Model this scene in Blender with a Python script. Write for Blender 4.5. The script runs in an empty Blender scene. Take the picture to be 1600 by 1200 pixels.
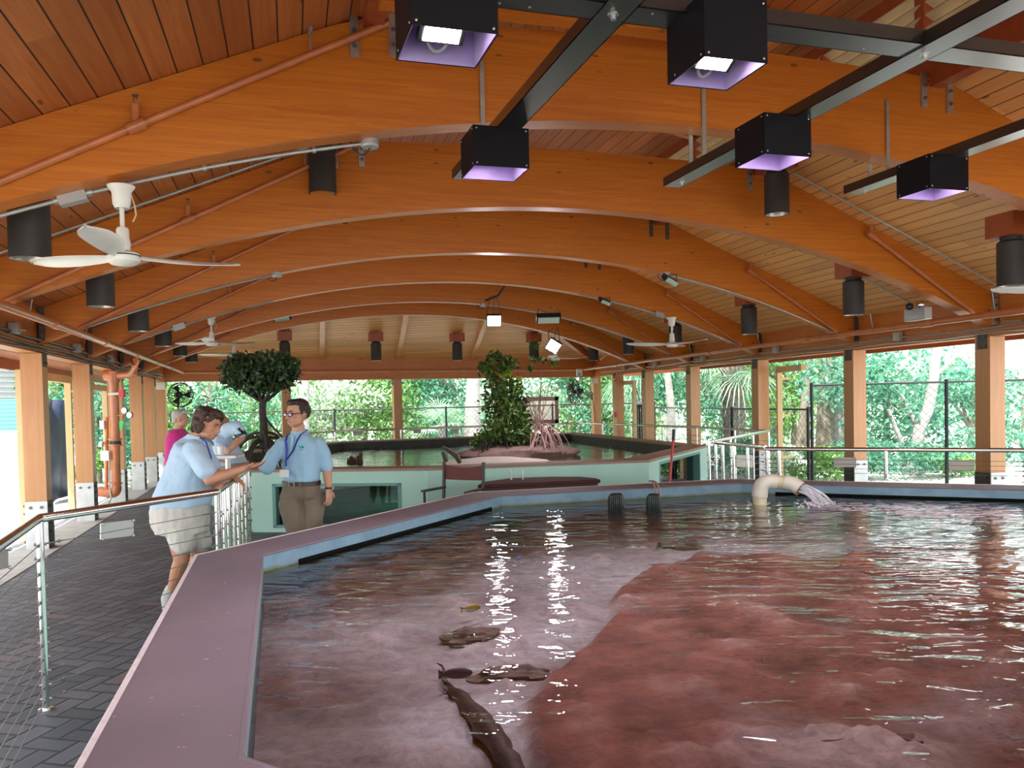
import bpy, bmesh, math, random
import numpy as np
from mathutils import Vector, Matrix, Euler

# ------------------------------------------------------------------ camera, world, sun
SC = bpy.context.scene
F, H = 1240.0, 1.7414
PITCH, ROLL = math.radians(-1.5601), math.radians(1.3015)
CX, CY = 756.75, 663.56
cd = bpy.data.cameras.new('camera'); cam = bpy.data.objects.new('camera', cd)
SC.collection.objects.link(cam); SC.camera = cam
_r = Vector((1, 0, 0)); _f = Vector((0, math.cos(PITCH), math.sin(PITCH))); _u = Vector((0, -math.sin(PITCH), math.cos(PITCH)))
_cr, _sr = math.cos(ROLL), math.sin(ROLL)
ax = _r*_cr - _u*_sr; ay = _r*_sr + _u*_cr; az = -_f
M = Matrix(((ax.x, ay.x, az.x, 0), (ax.y, ay.y, az.y, 0), (ax.z, ay.z, az.z, H), (0, 0, 0, 1)))
cam.matrix_world = M
cd.sensor_fit = 'HORIZONTAL'; cd.sensor_width = 36; cd.lens = 36*F/1600
cd.shift_x = (800-CX)/1600; cd.shift_y = (CY-600)/1600
cd.clip_start = .05; cd.clip_end = 500

W = bpy.data.worlds.new('sky'); SC.world = W; W.use_nodes = True
bg = W.node_tree.nodes['Background']
bg.inputs[0].default_value = (0.90, 0.96, 1.0, 1); bg.inputs[1].default_value = 2.6
sd = bpy.data.lights.new('sun', 'SUN'); sd.energy = 9.0; sd.angle = math.radians(1.5); sd.color = (1, .95, .86)
sun = bpy.data.objects.new('sun', sd); SC.collection.objects.link(sun)
sun.rotation_euler = Vector((-.20, -.38, .95)).to_track_quat('Z', 'Y').to_euler()
SC.view_settings.view_transform = 'Standard'; SC.view_settings.look = 'None'
SC.view_settings.gamma = 1.0; SC.view_settings.exposure = 0.55
SC.view_settings.use_curve_mapping = False
SC.cycles.max_bounces = 8; SC.cycles.diffuse_bounces = 5; SC.cycles.glossy_bounces = 3
SC.cycles.transparent_max_bounces = 12; SC.cycles.transmission_bounces = 4
SC.cycles.sample_clamp_indirect = 6.0; SC.cycles.caustics_reflective = False; SC.cycles.caustics_refractive = False
SC.cycles.use_denoising = True

# ------------------------------------------------------------------ picture maths used for measuring
def ray(px, py):
    a, b = px-CX, py-CY
    u = a*_cr - b*_sr; v = a*_sr + b*_cr
    x = u/F; up = -v/F; c, s = math.cos(PITCH), math.sin(PITCH)
    return Vector((x, c-up*s, s+up*c))
def atY(px, py, Y):
    d = ray(px, py); d *= Y/d.y; return Vector((d.x, d.y, d.z+H))
def atZ(px, py, Z):
    d = ray(px, py); d *= (Z-H)/d.z; return Vector((d.x, d.y, d.z+H))

# ------------------------------------------------------------------ mesh helpers
class MB:
    def __init__(s): s.v = []; s.f = []; s.uv = None
    def add(s, vs, fs):
        n = len(s.v); s.v += [tuple(p) for p in vs]; s.f += [tuple(i+n for i in f) for f in fs]; return s
    def box(s, c, d, R=None):
        c = Vector(c); vs = []
        for x in (-.5, .5):
            for y in (-.5, .5):
                for z in (-.5, .5):
                    p = Vector((x*d[0], y*d[1], z*d[2]))
                    if R: p = R @ p
                    vs.append(c+p)
        return s.add(vs, [(0,1,3,2),(4,6,7,5),(0,4,5,1),(2,3,7,6),(0,2,6,4),(1,5,7,3)])
    def bar(s, p0, p1, w, h, up=(0,0,1)):
        p0 = Vector(p0); p1 = Vector(p1); d = p1-p0; L = d.length; d.normalize()
        up = Vector(up); sx = d.cross(up)
        if sx.length < 1e-4: sx = d.cross(Vector((1,0,0)))
        sx.normalize(); uz = sx.cross(d).normalized()
        R = Matrix((d, sx, uz)).transposed()
        return s.box((p0+p1)/2, (L, w, h), R)
    def tube(s, pts, r, n=10, cap=True):
        pts = [Vector(p) for p in pts]; rs = r if isinstance(r, (list, tuple)) else [r]*len(pts)
        rings = []; ref = None
        for i, p in enumerate(pts):
            a = pts[max(i-1, 0)]; b = pts[min(i+1, len(pts)-1)]
            t = (b-a)
            if t.length < 1e-9: t = Vector((0,0,1))
            t.normalize()
            if ref is None:
                ref = Vector((0,0,1)) if abs(t.z) < .9 else Vector((1,0,0))
            x = t.cross(ref)
            if x.length < 1e-4: x = t.cross(Vector((0,1,0)))
            x.normalize(); y = t.cross(x).normalized(); ref = -y if False else x.cross(t)
            rings.append([p + (x*math.cos(2*math.pi*k/n)+y*math.sin(2*math.pi*k/n))*rs[i] for k in range(n)])
        vs = [q for rg in rings for q in rg]; fs = []
        for i in range(len(pts)-1):
            for k in range(n):
                k2 = (k+1) % n; fs.append((i*n+k, i*n+k2, (i+1)*n+k2, (i+1)*n+k))
        if cap: fs.append(tuple(range(n-1, -1, -1))); fs.append(tuple((len(pts)-1)*n+k for k in range(n)))
        return s.add(vs, fs)
    def cyl(s, p0, p1, r, n=16): return s.tube([p0, p1], r, n)
    def lathe(s, prof, c=(0,0,0), n=24, R=None, close=True):
        c = Vector(c); vs = []; fs = []
        for (r, z) in prof:
            for k in range(n):
                a = 2*math.pi*k/n; p = Vector((r*math.cos(a), r*math.sin(a), z))
                if R: p = R @ p
                vs.append(c+p)
        m = len(prof)
        for i in range(m-1):
            for k in range(n):
                k2 = (k+1) % n; fs.append((i*n+k, i*n+k2, (i+1)*n+k2, (i+1)*n+k))
        if close: fs.append(tuple(range(n-1, -1, -1))); fs.append(tuple((m-1)*n+k for k in range(n)))
        return s.add(vs, fs)
    def ell(s, c, r, R=None, n=14, m=9):
        prof = []
        c = Vector(c); vs = []; fs = []
        for i in range(m+1):
            t = -math.pi/2+math.pi*i/m
            for k in range(n):
                a = 2*math.pi*k/n
                p = Vector((r[0]*math.cos(t)*math.cos(a), r[1]*math.cos(t)*math.sin(a), r[2]*math.sin(t)))
                if R: p = R @ p
                vs.append(c+p)
        for i in range(m):
            for k in range(n):
                k2 = (k+1) % n; fs.append((i*n+k, i*n+k2, (i+1)*n+k2, (i+1)*n+k))
        return s.add(vs, fs)
    def cap(s, p0, r0, p1, r1, n=12):            # tapered capsule
        p0 = Vector(p0); p1 = Vector(p1); d = (p1-p0)
        if d.length < 1e-6: return s.ell(p0, (r0, r0, r0))
        u = d.normalized(); pts = []; rs = []
        for t in (-1, -.8, -.5, 0): pts.append(p0+u*r0*t); rs.append(max(r0*math.sqrt(max(0, 1-t*t)), 1e-3))
        for t in (0, .5, .8, 1): pts.append(p1+u*r1*t); rs.append(max(r1*math.sqrt(max(0, 1-t*t)), 1e-3))
        return s.tube(pts, rs, n)
    def chain(s, pr):
        for (a, ra), (b, rb) in zip(pr, pr[1:]): s.cap(a, ra, b, rb)
        return s
    def prism(s, poly, z0, z1):
        n = len(poly); vs = [(p[0], p[1], z0) for p in poly]+[(p[0], p[1], z1) for p in poly]
        fs = [tuple(range(n-1, -1, -1)), tuple(range(n, 2*n))]
        for i in range(n): j = (i+1) % n; fs.append((i, j, n+j, n+i))
        return s.add(vs, fs)
    def poly(s, pts): return s.add(pts, [tuple(range(len(pts)))])

COL = SC.collection
WL = {}
def wl(o): return WL.get(o.name, Vector((0, 0, 0)))
def link(name, me, parent):
    o = bpy.data.objects.new(name, me); COL.objects.link(o)
    if parent: o.parent = parent; WL[o.name] = wl(parent)
    else: WL[o.name] = Vector((0, 0, 0))
    return o
SPLIT = {'strap_bolt', 'steel_strap', 'hanger_strap', 'frame_bolt', 'shoe_bolt', 'gusset_plate', 'gusset_bolt', 'overflow_slot', 'rivet', 'coupling', 'conduit_clip', 'white_box', 'hanging_tag', 'pressure_gauge', 'gauge_dial',
         'flange', 'belt_loop', 'shirt_button', 'cable_fitting', 'screw', 'hinge', 'eye', 'iris', 'eyebrow', 'red_led', 'shoe', 'sneaker', 'post_bolt', 'emblem_letter', 'lens_glass', 'louver_post', 'watch_strap', 'badge_line'}
def islands(mb):
    par = list(range(len(mb.v)))
    def find(a):
        while par[a] != a: par[a] = par[par[a]]; a = par[a]
        return a
    for f in mb.f:
        r = find(f[0])
        for i in f[1:]: par[find(i)] = r
    gr = {}
    for f in mb.f: gr.setdefault(find(f[0]), []).append(f)
    out = []
    for fs in gr.values():
        ids = sorted({i for f in fs for i in f}); mp_ = {a: b for b, a in enumerate(ids)}
        m = MB(); m.v = [mb.v[i] for i in ids]; m.f = [tuple(mp_[i] for i in f) for f in fs]; out.append(m)
    return out
def obj(name, mb, mat, parent=None, smooth=False, uv=None, angle=None):
    if name in SPLIT:
        ps = islands(mb)
        if len(ps) > 1:
            return [obj1(name, p, mat, parent, smooth, uv, angle) for p in ps][0]
    return obj1(name, mb, mat, parent, smooth, uv, angle)
def obj1(name, mb, mat, parent=None, smooth=False, uv=None, angle=None):
    off = wl(parent) if parent else Vector((0, 0, 0))
    me = bpy.data.meshes.new(name)
    vs = mb.v if off.length == 0 else [(x-off.x, y-off.y, z-off.z) for x, y, z in mb.v]
    me.from_pydata(vs, [], mb.f)
    if uv is not None:
        l = me.uv_layers.new(name='uv')
        for i, c in enumerate(uv): l.data[i].uv = c
    if smooth: me.polygons.foreach_set('use_smooth', [True]*len(me.polygons))
    bm = bmesh.new(); bm.from_mesh(me); bmesh.ops.recalc_face_normals(bm, faces=bm.faces)
    if smooth and angle is None: angle = 40
    if smooth:
        for e in bm.edges:
            if len(e.link_faces) == 2 and e.calc_face_angle(0) > math.radians(angle): e.smooth = False
    bm.to_mesh(me); bm.free()
    me.materials.append(mat)
    return link(name, me, parent)
def tag(o, label=None, cat=None, group=None, kind=None):
    if label: o['label'] = label
    if cat: o['category'] = cat
    if group: o['group'] = group
    if kind: o['kind'] = kind
    return o
def thing(name, label, cat, loc=(0, 0, 0), rz=0, group=None, kind=None):
    o = bpy.data.objects.new(name, None); COL.objects.link(o); o.empty_display_size = .1
    o.location = loc; o.rotation_euler = (0, 0, rz); WL[o.name] = Vector(loc)
    return tag(o, label, cat, group, kind)
def local(name, label, cat, group=None, kind=None):    # parts modelled about the origin; placed later
    o = thing(name, label, cat, (0, 0, 0), 0, group, kind); return o
def copy_tree(o, parent=None):
    c = o.copy(); COL.objects.link(c)
    if parent: c.parent = parent
    for ch in list(o.children): copy_tree(ch, c)
    return c
def place(proto, first, loc, rz, label, group=None):
    o = proto if first else copy_tree(proto)
    o.location = loc; o.rotation_euler = (0, 0, rz); o['label'] = label
    if group: o['group'] = group
    return o
def bevel(o, w=.01, seg=2):
    m = o.modifiers.new('bevel', 'BEVEL'); m.width = w; m.segments = seg; m.limit_method = 'ANGLE'; return o

# ------------------------------------------------------------------ materials
def newmat(name):
    m = bpy.data.materials.new(name); m.use_nodes = True
    nt = m.node_tree; return m, nt, nt.nodes['Principled BSDF']
def N(nt, t, **k):
    n = nt.nodes.new(t)
    for a, b in k.items():
        if isinstance(b, tuple) and a.startswith('i_'): n.inputs[a[2:]].default_value = b
        elif a.startswith('i_'): n.inputs[a[2:].replace('_', ' ')].default_value = b
        else: setattr(n, a, b)
    return n
def mapping(nt, scale=(1,1,1), rot=(0,0,0), co='Object'):
    tc = N(nt, 'ShaderNodeTexCoord'); mp = N(nt, 'ShaderNodeMapping')
    nt.links.new(tc.outputs[co], mp.inputs[0]); mp.inputs['Scale'].default_value = scale; mp.inputs['Rotation'].default_value = rot
    return mp.outputs[0]
def ramp(nt, src, stops):
    r = N(nt, 'ShaderNodeValToRGB'); el = r.color_ramp.elements
    while len(el) < len(stops): el.new(.5)
    for e, (p, c) in zip(el, stops): e.position = p; e.color = (*c, 1) if len(c) == 3 else c
    nt.links.new(src, r.inputs[0]); return r.outputs[0]
def noise(nt, vec, scale, detail=4, rough=.55, dist=0):
    n = N(nt, 'ShaderNodeTexNoise'); n.inputs['Scale'].default_value = scale; n.inputs['Detail'].default_value = detail
    n.inputs['Roughness'].default_value = rough; n.inputs['Distortion'].default_value = dist
    if vec is not None: nt.links.new(vec, n.inputs['Vector'])
    return n.outputs['Fac']
def math_(nt, op, a, b=None, clamp=False):
    n = N(nt, 'ShaderNodeMath', operation=op); n.use_clamp = clamp
    for i, x in enumerate((a, b)):
        if x is None: continue
        if isinstance(x, (int, float)): n.inputs[i].default_value = x
        else: nt.links.new(x, n.inputs[i])
    return n.outputs[0]
def mix(nt, fac, a, b, mode='MIX'):
    n = N(nt, 'ShaderNodeMix', data_type='RGBA', blend_type=mode)
    for k, x in ((0, fac), (6, a), (7, b)):
        if isinstance(x, (int, float)): n.inputs[k].default_value = x
        elif isinstance(x, tuple): n.inputs[k].default_value = (*x, 1) if len(x) == 3 else x
        else: nt.links.new(x, n.inputs[k])
    return n.outputs[2]
def bump(nt, b, hgt, strength=.3, dist=.01):
    n = N(nt, 'ShaderNodeBump'); n.inputs['Strength'].default_value = strength; n.inputs['Distance'].default_value = dist
    nt.links.new(hgt, n.inputs['Height']); nt.links.new(n.outputs[0], b.inputs['Normal']); return n
def plain(name, col, rough=.6, metal=0, var=.12, scale=8, bmp=0.0, spec=.5, coat=0):
    m, nt, b = newmat(name); v = mapping(nt)
    n = noise(nt, v, scale, 5)
    c = ramp(nt, n, [(.3, tuple(x*(1-var) for x in col)), (.7, tuple(min(1, x*(1+var)) for x in col))])
    nt.links.new(c, b.inputs['Base Color']); b.inputs['Roughness'].default_value = rough; b.inputs['Metallic'].default_value = metal
    b.inputs['Specular IOR Level'].default_value = spec; b.inputs['Coat Weight'].default_value = coat
    if bmp: bump(nt, b, noise(nt, v, scale*4, 4), bmp, .005)
    return m
def wood(name, c1, c2, scale=(.35, 6, 6), rough=.42, knots=True, coat=.15, lam=0):
    m, nt, b = newmat(name); v = mapping(nt, scale)
    g = noise(nt, v, 3.0, 6, .6, 1.1)
    g2 = noise(nt, mapping(nt, (scale[0]*.35, scale[1]*.3, scale[2]*.3)), 2.6, 3, .5, 2.4)
    wv = math_(nt, 'FRACT', math_(nt, 'MULTIPLY', g2, 9.0)); g = math_(nt, 'ADD', math_(nt, 'MULTIPLY', g, .8), math_(nt, 'MULTIPLY', wv, .16))
    col = ramp(nt, g, [(.3, c2), (.5, tuple((a+b_)/2 for a, b_ in zip(c1, c2))), (.68, c1)])
    big = noise(nt, mapping(nt, (.5, .9, .9)), 1.4, 3)
    col = mix(nt, math_(nt, 'MULTIPLY', big, .4), col, tuple(x*.62 for x in c2))
    if lam:      # glued laminations show as faint lines
        sp = N(nt, 'ShaderNodeSeparateXYZ'); nt.links.new(mapping(nt), sp.inputs[0])
        z = math_(nt, 'ADD', sp.outputs[2], math_(nt, 'MULTIPLY', math_(nt, 'MULTIPLY', sp.outputs[0], sp.outputs[0]), .0345))
        fr = math_(nt, 'FRACT', math_(nt, 'DIVIDE', z, lam))
        ln = math_(nt, 'LESS_THAN', fr, .05)
        col = mix(nt, math_(nt, 'MULTIPLY', ln, .12), col, tuple(x*.55 for x in c2))
    if knots:
        vo = N(nt, 'ShaderNodeTexVoronoi'); vo.inputs['Scale'].default_value = 1.0
        nt.links.new(mapping(nt, (2.0, 3.4, 5.0)), vo.inputs['Vector'])
        k = ramp(nt, vo.outputs['Distance'], [(.0, (1,1,1)), (.055, (1,1,1)), (.085, (0,0,0))])
        col = mix(nt, math_(nt, 'MULTIPLY', k, .75), col, (.09, .03, .01))
    nt.links.new(col, b.inputs['Base Color']); b.inputs['Roughness'].default_value = rough
    b.inputs['Coat Weight'].default_value = coat; b.inputs['Coat Roughness'].default_value = .35
    bump(nt, b, g, .08, .01)
    return m
def planks(name, c1, c2, width=.18):
    m, nt, b = newmat(name)
    tc = N(nt, 'ShaderNodeUVMap'); sp = N(nt, 'ShaderNodeSeparateXYZ'); nt.links.new(tc.outputs[0], sp.inputs[0])
    u = math_(nt, 'DIVIDE', sp.outputs[0], width); fl = math_(nt, 'FLOOR', u); fr = math_(nt, 'FRACT', u)
    gap = math_(nt, 'LESS_THAN', math_(nt, 'ABSOLUTE', math_(nt, 'SUBTRACT', fr, .5)), .47)     # 1 inside the board
    cb = N(nt, 'ShaderNodeCombineXYZ'); nt.links.new(fl, cb.inputs[0])
    seg = math_(nt, 'FLOOR', math_(nt, 'ADD', math_(nt, 'DIVIDE', sp.outputs[1], 3.7), math_(nt, 'MULTIPLY', fl, .37)))
    nt.links.new(seg, cb.inputs[1])
    wn = N(nt, 'ShaderNodeTexWhiteNoise', noise_dimensions='3D'); nt.links.new(cb.outputs[0], wn.inputs['Vector'])
    mp = N(nt, 'ShaderNodeMapping'); nt.links.new(tc.outputs[0], mp.inputs[0]); mp.inputs['Scale'].default_value = (14, .8, 1)
    ad = N(nt, 'ShaderNodeVectorMath', operation='ADD'); nt.links.new(mp.outputs[0], ad.inputs[0])
    sc = N(nt, 'ShaderNodeVectorMath', operation='SCALE'); nt.links.new(wn.outputs['Color'], sc.inputs[0]); sc.inputs['Scale'].default_value = 30
    nt.links.new(sc.outputs[0], ad.inputs[1])
    g = noise(nt, ad.outputs[0], 1.6, 5, .6, .8)
    col = ramp(nt, g, [(.3, c2), (.66, c1)])
    col = mix(nt, math_(nt, 'MULTIPLY', wn.outputs['Value'], .45), col, tuple(x*.62 for x in c2))
    vo = N(nt, 'ShaderNodeTexVoronoi'); mp2 = N(nt, 'ShaderNodeMapping'); nt.links.new(tc.outputs[0], mp2.inputs[0]); mp2.inputs['Scale'].default_value = (5.5, 2.0, 1)
    nt.links.new(mp2.outputs[0], vo.inputs['Vector']); vo.inputs['Scale'].default_value = 1
    k = ramp(nt, vo.outputs['Distance'], [(.0, (1,1,1)), (.06, (1,1,1)), (.1, (0,0,0))])
    col = mix(nt, math_(nt, 'MULTIPLY', k, .7), col, (.07, .022, .01))
    col = mix(nt, gap, (.02, .008, .004), col)
    nt.links.new(col, b.inputs['Base Color']); b.inputs['Roughness'].default_value = .5
    bump(nt, b, gap, .6, .008)
    return m

m_beam = wood('orange_glulam', (.70, .225, .018), (.50, .125, .007), (.30, 5, 9), lam=.038)
m_post = wood('post_timber', (.66, .33, .135), (.56, .255, .095), (5, 5, .3), knots=False)
m_girder = wood('girder_timber', (.64, .23, .045), (.50, .14, .02), (.8, .8, 8))
m_redwood = wood('dark_red_timber', (.42, .10, .03), (.30, .06, .018), (2, 2, .5), knots=False)
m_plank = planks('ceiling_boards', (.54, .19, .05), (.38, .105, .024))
m_plank_lit = planks('lit_ceiling_boards', (.97, .55, .20), (.87, .41, .125), .16)  # same boards; brighter light on right side and far end put into colour
m_copper = plain('painted_orange_pipe', (.52, .17, .06), .35, 0, .15, 6, coat=.3)
m_steel = plain('galvanised_steel', (.50, .50, .47), .38, .85, .15, 12)
m_conduit = plain('grey_conduit', (.42, .42, .38), .4, .6, .12, 10)
m_stain = plain('polished_stainless', (.78, .77, .74), .14, 1, .05, 6)
m_cable = plain('stainless_cable', (.22, .22, .22), .45, .7, .05, 6)
m_shoe = plain('white_galvanised_shoe', (.68, .70, .70), .55, .2, .12, 7, .1)
m_shoed = plain('dark_steel_plate', (.11, .095, .085), .5, .5, .2, 8)
m_bolt = plain('bolt_steel', (.16, .15, .14), .45, .7, .1, 20)
m_black = plain('matt_black_steel', (.010, .010, .011), .24, .0, .2, 5, coat=1)
m_black.node_tree.nodes['Principled BSDF'].inputs['Coat Roughness'].default_value = .28
m_lamp = plain('dark_bronze_can', (.035, .030, .027), .55, .2, .2, 5)
m_lampin = plain('can_reflector_rim', (.45, .42, .36), .3, .7, .1, 5)
m_white = plain('white_enamel', (.80, .79, .72), .35, 0, .05, 6)
m_pvc = plain('aged_white_pvc', (.76, .72, .60), .35, 0, .12, 6)
m_pvcy = plain('yellowed_pvc', (.72, .63, .40), .4, 0, .12, 6)
m_cream = plain('cream_door_frame', (.72, .52, .26), .5, 0, .06, 4)
m_grey = plain('grey_metal_box', (.42, .41, .40), .45, .4, .06, 5)
m_red = plain('red_plastic', (.65, .03, .03), .35, 0, .08, 5)
m_green = plain('green_tag', (.05, .55, .12), .5, 0, .08, 5)
m_blackp = plain('black_plastic', (.014, .016, .016), .4, 0, .1, 5)
m_sign = plain('grey_sign_panel', (.40, .41, .38), .3, .3, .06, 4)
m_tan = plain('tan_sign_panel', (.46, .40, .35), .5, 0, .08, 5)
m_paper = plain('white_paper', (.85, .84, .83), .6, 0, .03, 5)
def emis(name, col, s):
    m, nt, b = newmat(name); b.inputs['Base Color'].default_value = (*col, 1)
    b.inputs['Emission Color'].default_value = (*col, 1); b.inputs['Emission Strength'].default_value = s; return m
m_led = emis('lit_led_panel', (1, .88, 1), 40)
m_ledred = emis('red_led_row', (1, .05, .25), 6)
m_flood = emis('lit_flood_lens', (1, .94, 1), 70)
# ------------------------------------------------------------------ plan of the pavilion
L = {-4: (-2.35, -2.9), -3: (-3.0, -.3), -2: (-3.64, 2.3), -1: (-4.29, 4.9), 0: (-4.94, 7.5), 1: (-5.59, 10.08), 2: (-6.24, 12.6), 3: (-6.92, 15.19), 4: (-7.5, 17.42), 5: (-7.97, 19.23), 6: (-8.49, 21.2)}  # rearmost bay is unseen, added to keep direct sun off the tank bed
R = {-3: (9.47, .1), -2: (8.85, 2.8), -1: (8.22, 5.5), 0: (7.59, 8.2), 1: (6.96, 10.91), 2: (6.33, 13.59), 3: (5.68, 16.42), 4: (5.02, 19.24), 5: (4.44, 21.77), 6: (3.97, 23.8), 7: (3.55, 25.6)}
V2 = lambda p: Vector((p[0], p[1]))
def lerpk(D, k):
    a = math.floor(k); t = k-a
    return V2(D[a]) if t < 1e-6 else V2(D[a]).lerp(V2(D[a+1]), t)
def frame_k(k):
    A = lerpk(L, k); B = lerpk(R, k+1); u = (B-A).normalized(); return (A+B)/2, u, (B-A).length
def P(k, c, z):
    m, u, w = frame_k(k); return Vector((m.x+u.x*c, m.y+u.y*c, z))
zbot = lambda c: 3.94-.0345*c*c
ztop = lambda c: 4.60-.01*c*c if abs(c) < 2.6 else 4.53-.41*(abs(c)-2.6)
UVEC = Vector((.966, .259, 0)); VVEC = Vector((-.248, .969, 0))
ANG = math.atan2(.259, .966)

# ground and floor
m, nt, b = newmat('sandy_ground'); v = mapping(nt)
c = ramp(nt, noise(nt, v, 1.3, 6), [(.35, (.38, .38, .36)), (.6, (.56, .56, .54)), (.75, (.25, .28, .22))])
nt.links.new(c, b.inputs['Base Color']); b.inputs['Roughness'].default_value = .9; bump(nt, b, noise(nt, v, 9, 5), .5, .05); m_ground = m
m, nt, b = newmat('brick_pavers')
def herring():
    # herringbone cells: each paver is 1 x 2 units
    v = mapping(nt, (1/.13, 1/.13, 1), (0, 0, math.radians(14)))
    sp = N(nt, 'ShaderNodeSeparateXYZ'); nt.links.new(v, sp.inputs[0]); X, Y = sp.outputs[0], sp.outputs[1]
    fx = math_(nt, 'FLOOR', X); fy = math_(nt, 'FLOOR', Y)
    md = math_(nt, 'FLOORED_MODULO', math_(nt, 'SUBTRACT', fx, fy), 4.0)
    horiz = math_(nt, 'LESS_THAN', md, 1.5)        # cells 0,1 lie along x, cells 2,3 along y
    lx = math_(nt, 'SUBTRACT', X, fx); ly = math_(nt, 'SUBTRACT', Y, fy)
    is0 = math_(nt, 'LESS_THAN', md, .5); is3 = math_(nt, 'GREATER_THAN', md, 2.5)
    # distance from the open sides of each cell
    def edge(q): return math_(nt, 'MINIMUM', q, math_(nt, 'SUBTRACT', 1.0, q))
    eh_end = math_(nt, 'ADD', math_(nt, 'MULTIPLY', is0, lx), math_(nt, 'MULTIPLY', math_(nt, 'SUBTRACT', 1.0, is0), math_(nt, 'SUBTRACT', 1.0, lx)))
    eh = math_(nt, 'MINIMUM', edge(ly), eh_end)
    ev_end = math_(nt, 'ADD', math_(nt, 'MULTIPLY', is3, ly), math_(nt, 'MULTIPLY', math_(nt, 'SUBTRACT', 1.0, is3), math_(nt, 'SUBTRACT', 1.0, ly)))
    ev = math_(nt, 'MINIMUM', edge(lx), ev_end)
    e = math_(nt, 'ADD', math_(nt, 'MULTIPLY', horiz, eh), math_(nt, 'MULTIPLY', math_(nt, 'SUBTRACT', 1.0, horiz), ev))
    cx = math_(nt, 'SUBTRACT', fx, math_(nt, 'MULTIPLY', horiz, math_(nt, 'SUBTRACT', 1.0, is0)))
    cy = math_(nt, 'SUBTRACT', fy, math_(nt, 'MULTIPLY', math_(nt, 'SUBTRACT', 1.0, horiz), math_(nt, 'SUBTRACT', 1.0, is3)))
    cb = N(nt, 'ShaderNodeCombineXYZ'); nt.links.new(cx, cb.inputs[0]); nt.links.new(cy, cb.inputs[1])
    w = N(nt, 'ShaderNodeTexWhiteNoise', noise_dimensions='2D'); nt.links.new(cb.outputs[0], w.inputs['Vector'])
    return e, w.outputs['Value']
e, rnd = herring()
col = ramp(nt, rnd, [(0, (.060, .075, .105)), (.55, (.095, .112, .150)), (.88, (.14, .15, .18)), (1, (.17, .14, .15))])
col = mix(nt, math_(nt, 'MULTIPLY', noise(nt, mapping(nt), 2.2, 5), .5), col, (.13, .145, .18))
brk = ramp(nt, e, [(.03, (0, 0, 0)), (.10, (1, 1, 1))])
col = mix(nt, brk, (.028, .030, .036), col)
nt.links.new(col, b.inputs['Base Color']); b.inputs['Roughness'].default_value = .55
bump(nt, b, brk, .7, .012); m_paver = m

q = obj('ground', MB().box((0, 20, -.30), (160, 160, .3)), m_ground); tag(q, kind='structure')
fl = MB().prism([(-2.5, -4.5), (10.0, -2.0), (3.9, 26.2), (-9.1, 21.7)], -.14, 0.0)
q = obj('floor', fl, m_paver); tag(q, kind='structure')
kb = MB()
for k in range(-2, 6):
    a, bq = V2(L[k]), V2(L[k+1]); d = (bq-a).normalized(); o_ = Vector((-d.y, d.x))
    kb.bar((*(a+o_*.15), -.06), (*(bq+o_*.15), -.06), .55, .14)
q = obj('trim_1', kb, plain('concrete_edge', (.50, .49, .46), .8, 0, .15, 5, .3)); tag(q, kind='structure')

# posts
def make_post():
    t = local('timber_post', 'x', 'post', 'timber posts holding the roof')
    obj('shaft', MB().box((0, 0, 1.27), (.25, .25, 2.46)), m_post, t)
    obj('shoe_plate', MB().box((0, -.133, .31), (.262, .014, .62)), m_shoe, t)
    obj('shoe_plate', MB().box((0, .133, .31), (.262, .014, .62)), m_shoe, t)
    for s in (-1, 1):
        obj('side_plate', MB().box((s*.131, 0, .31), (.010, .25, .62)), m_shoed, t)
    bl = MB()
    for s in (-1, 1): bl.cyl((s*.062, -.14, .545), (s*.062, -.156, .545), .019, 6)
    for z in (.1, .22, .34, .46, .56):
        for s in (-1, 1): bl.cyl((s*.136, -.06, z), (s*.165, -.06, z), .018, 6)
    obj('shoe_bolt', bl, m_bolt, t)
    pl = MB()
    for s in (-1, 1): pl.box((s*.129, 0, 2.44), (.008, .17, .22))
    g = obj('gusset_plate', pl, m_shoed, t)
    gb = MB()
    for s in (-1, 1):
        for y in (-.05, .05):
            for z in (2.38, 2.5): gb.cyl((s*.133, y, z), (s*.145, y, z), .016, 6)
    obj('gusset_bolt', gb, m_bolt, g)
    return t
post0 = make_post(); first = True
ordw = ['nearest', 'second', 'third', 'fourth', 'fifth', 'sixth', 'seventh']
def put_post(pt, d, out, label, first):
    c = V2(pt)+out*.125+d*.125
    place(post0, first, (c.x, c.y, 0), math.atan2(d.y, d.x)-math.pi/2, label)
LP = {1: 'wide timber post at left behind the near handrail post, beside white outdoor wall', 2: 'timber post with steel shoe just before the orange standpipe',
      3: 'timber post standing directly behind the orange standpipe', 4: 'timber post just beyond the orange standpipe with pale shoe', 5: 'narrow timber post between standpipe and oscillating fan post',
      6: 'corner timber post carrying the left oscillating wall fan', 0: 'timber post beside the near left handrail'}
for k in range(0, 7):
    a = V2(L[k]); n = V2(L[min(k+1, 6)]) if k < 6 else a+(a-V2(L[5])); d = (n-a).normalized(); out = Vector((-d.y, d.x))
    put_post(L[k], d, out, LP[k], first); first = False
RP = {0: 'timber post off to the right of the near tank', 1: 'timber post nearest on the right side, beyond the water outlet', 2: 'timber post right of the tall black fence post, second on right side',
      3: 'timber post behind the corner handrail and beside the cream door frame at right', 4: 'timber post left of the big palm trunk', 5: 'timber post between the palm fronds and the black litter bin',
      6: 'timber post carrying small red alarm boxes', 7: 'corner timber post beside the right oscillating wall fan'}
for k in range(0, 8):
    a = V2(R[k]); n = V2(R[k+1]) if k < 7 else a+(a-V2(R[6])); d = (n-a).normalized(); out = Vector((d.y, -d.x))
    put_post(R[k], d, out, RP[k], False)
fd = (V2(R[7])-V2(L[6])).normalized(); fn = Vector((-fd.y, fd.x))
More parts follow.
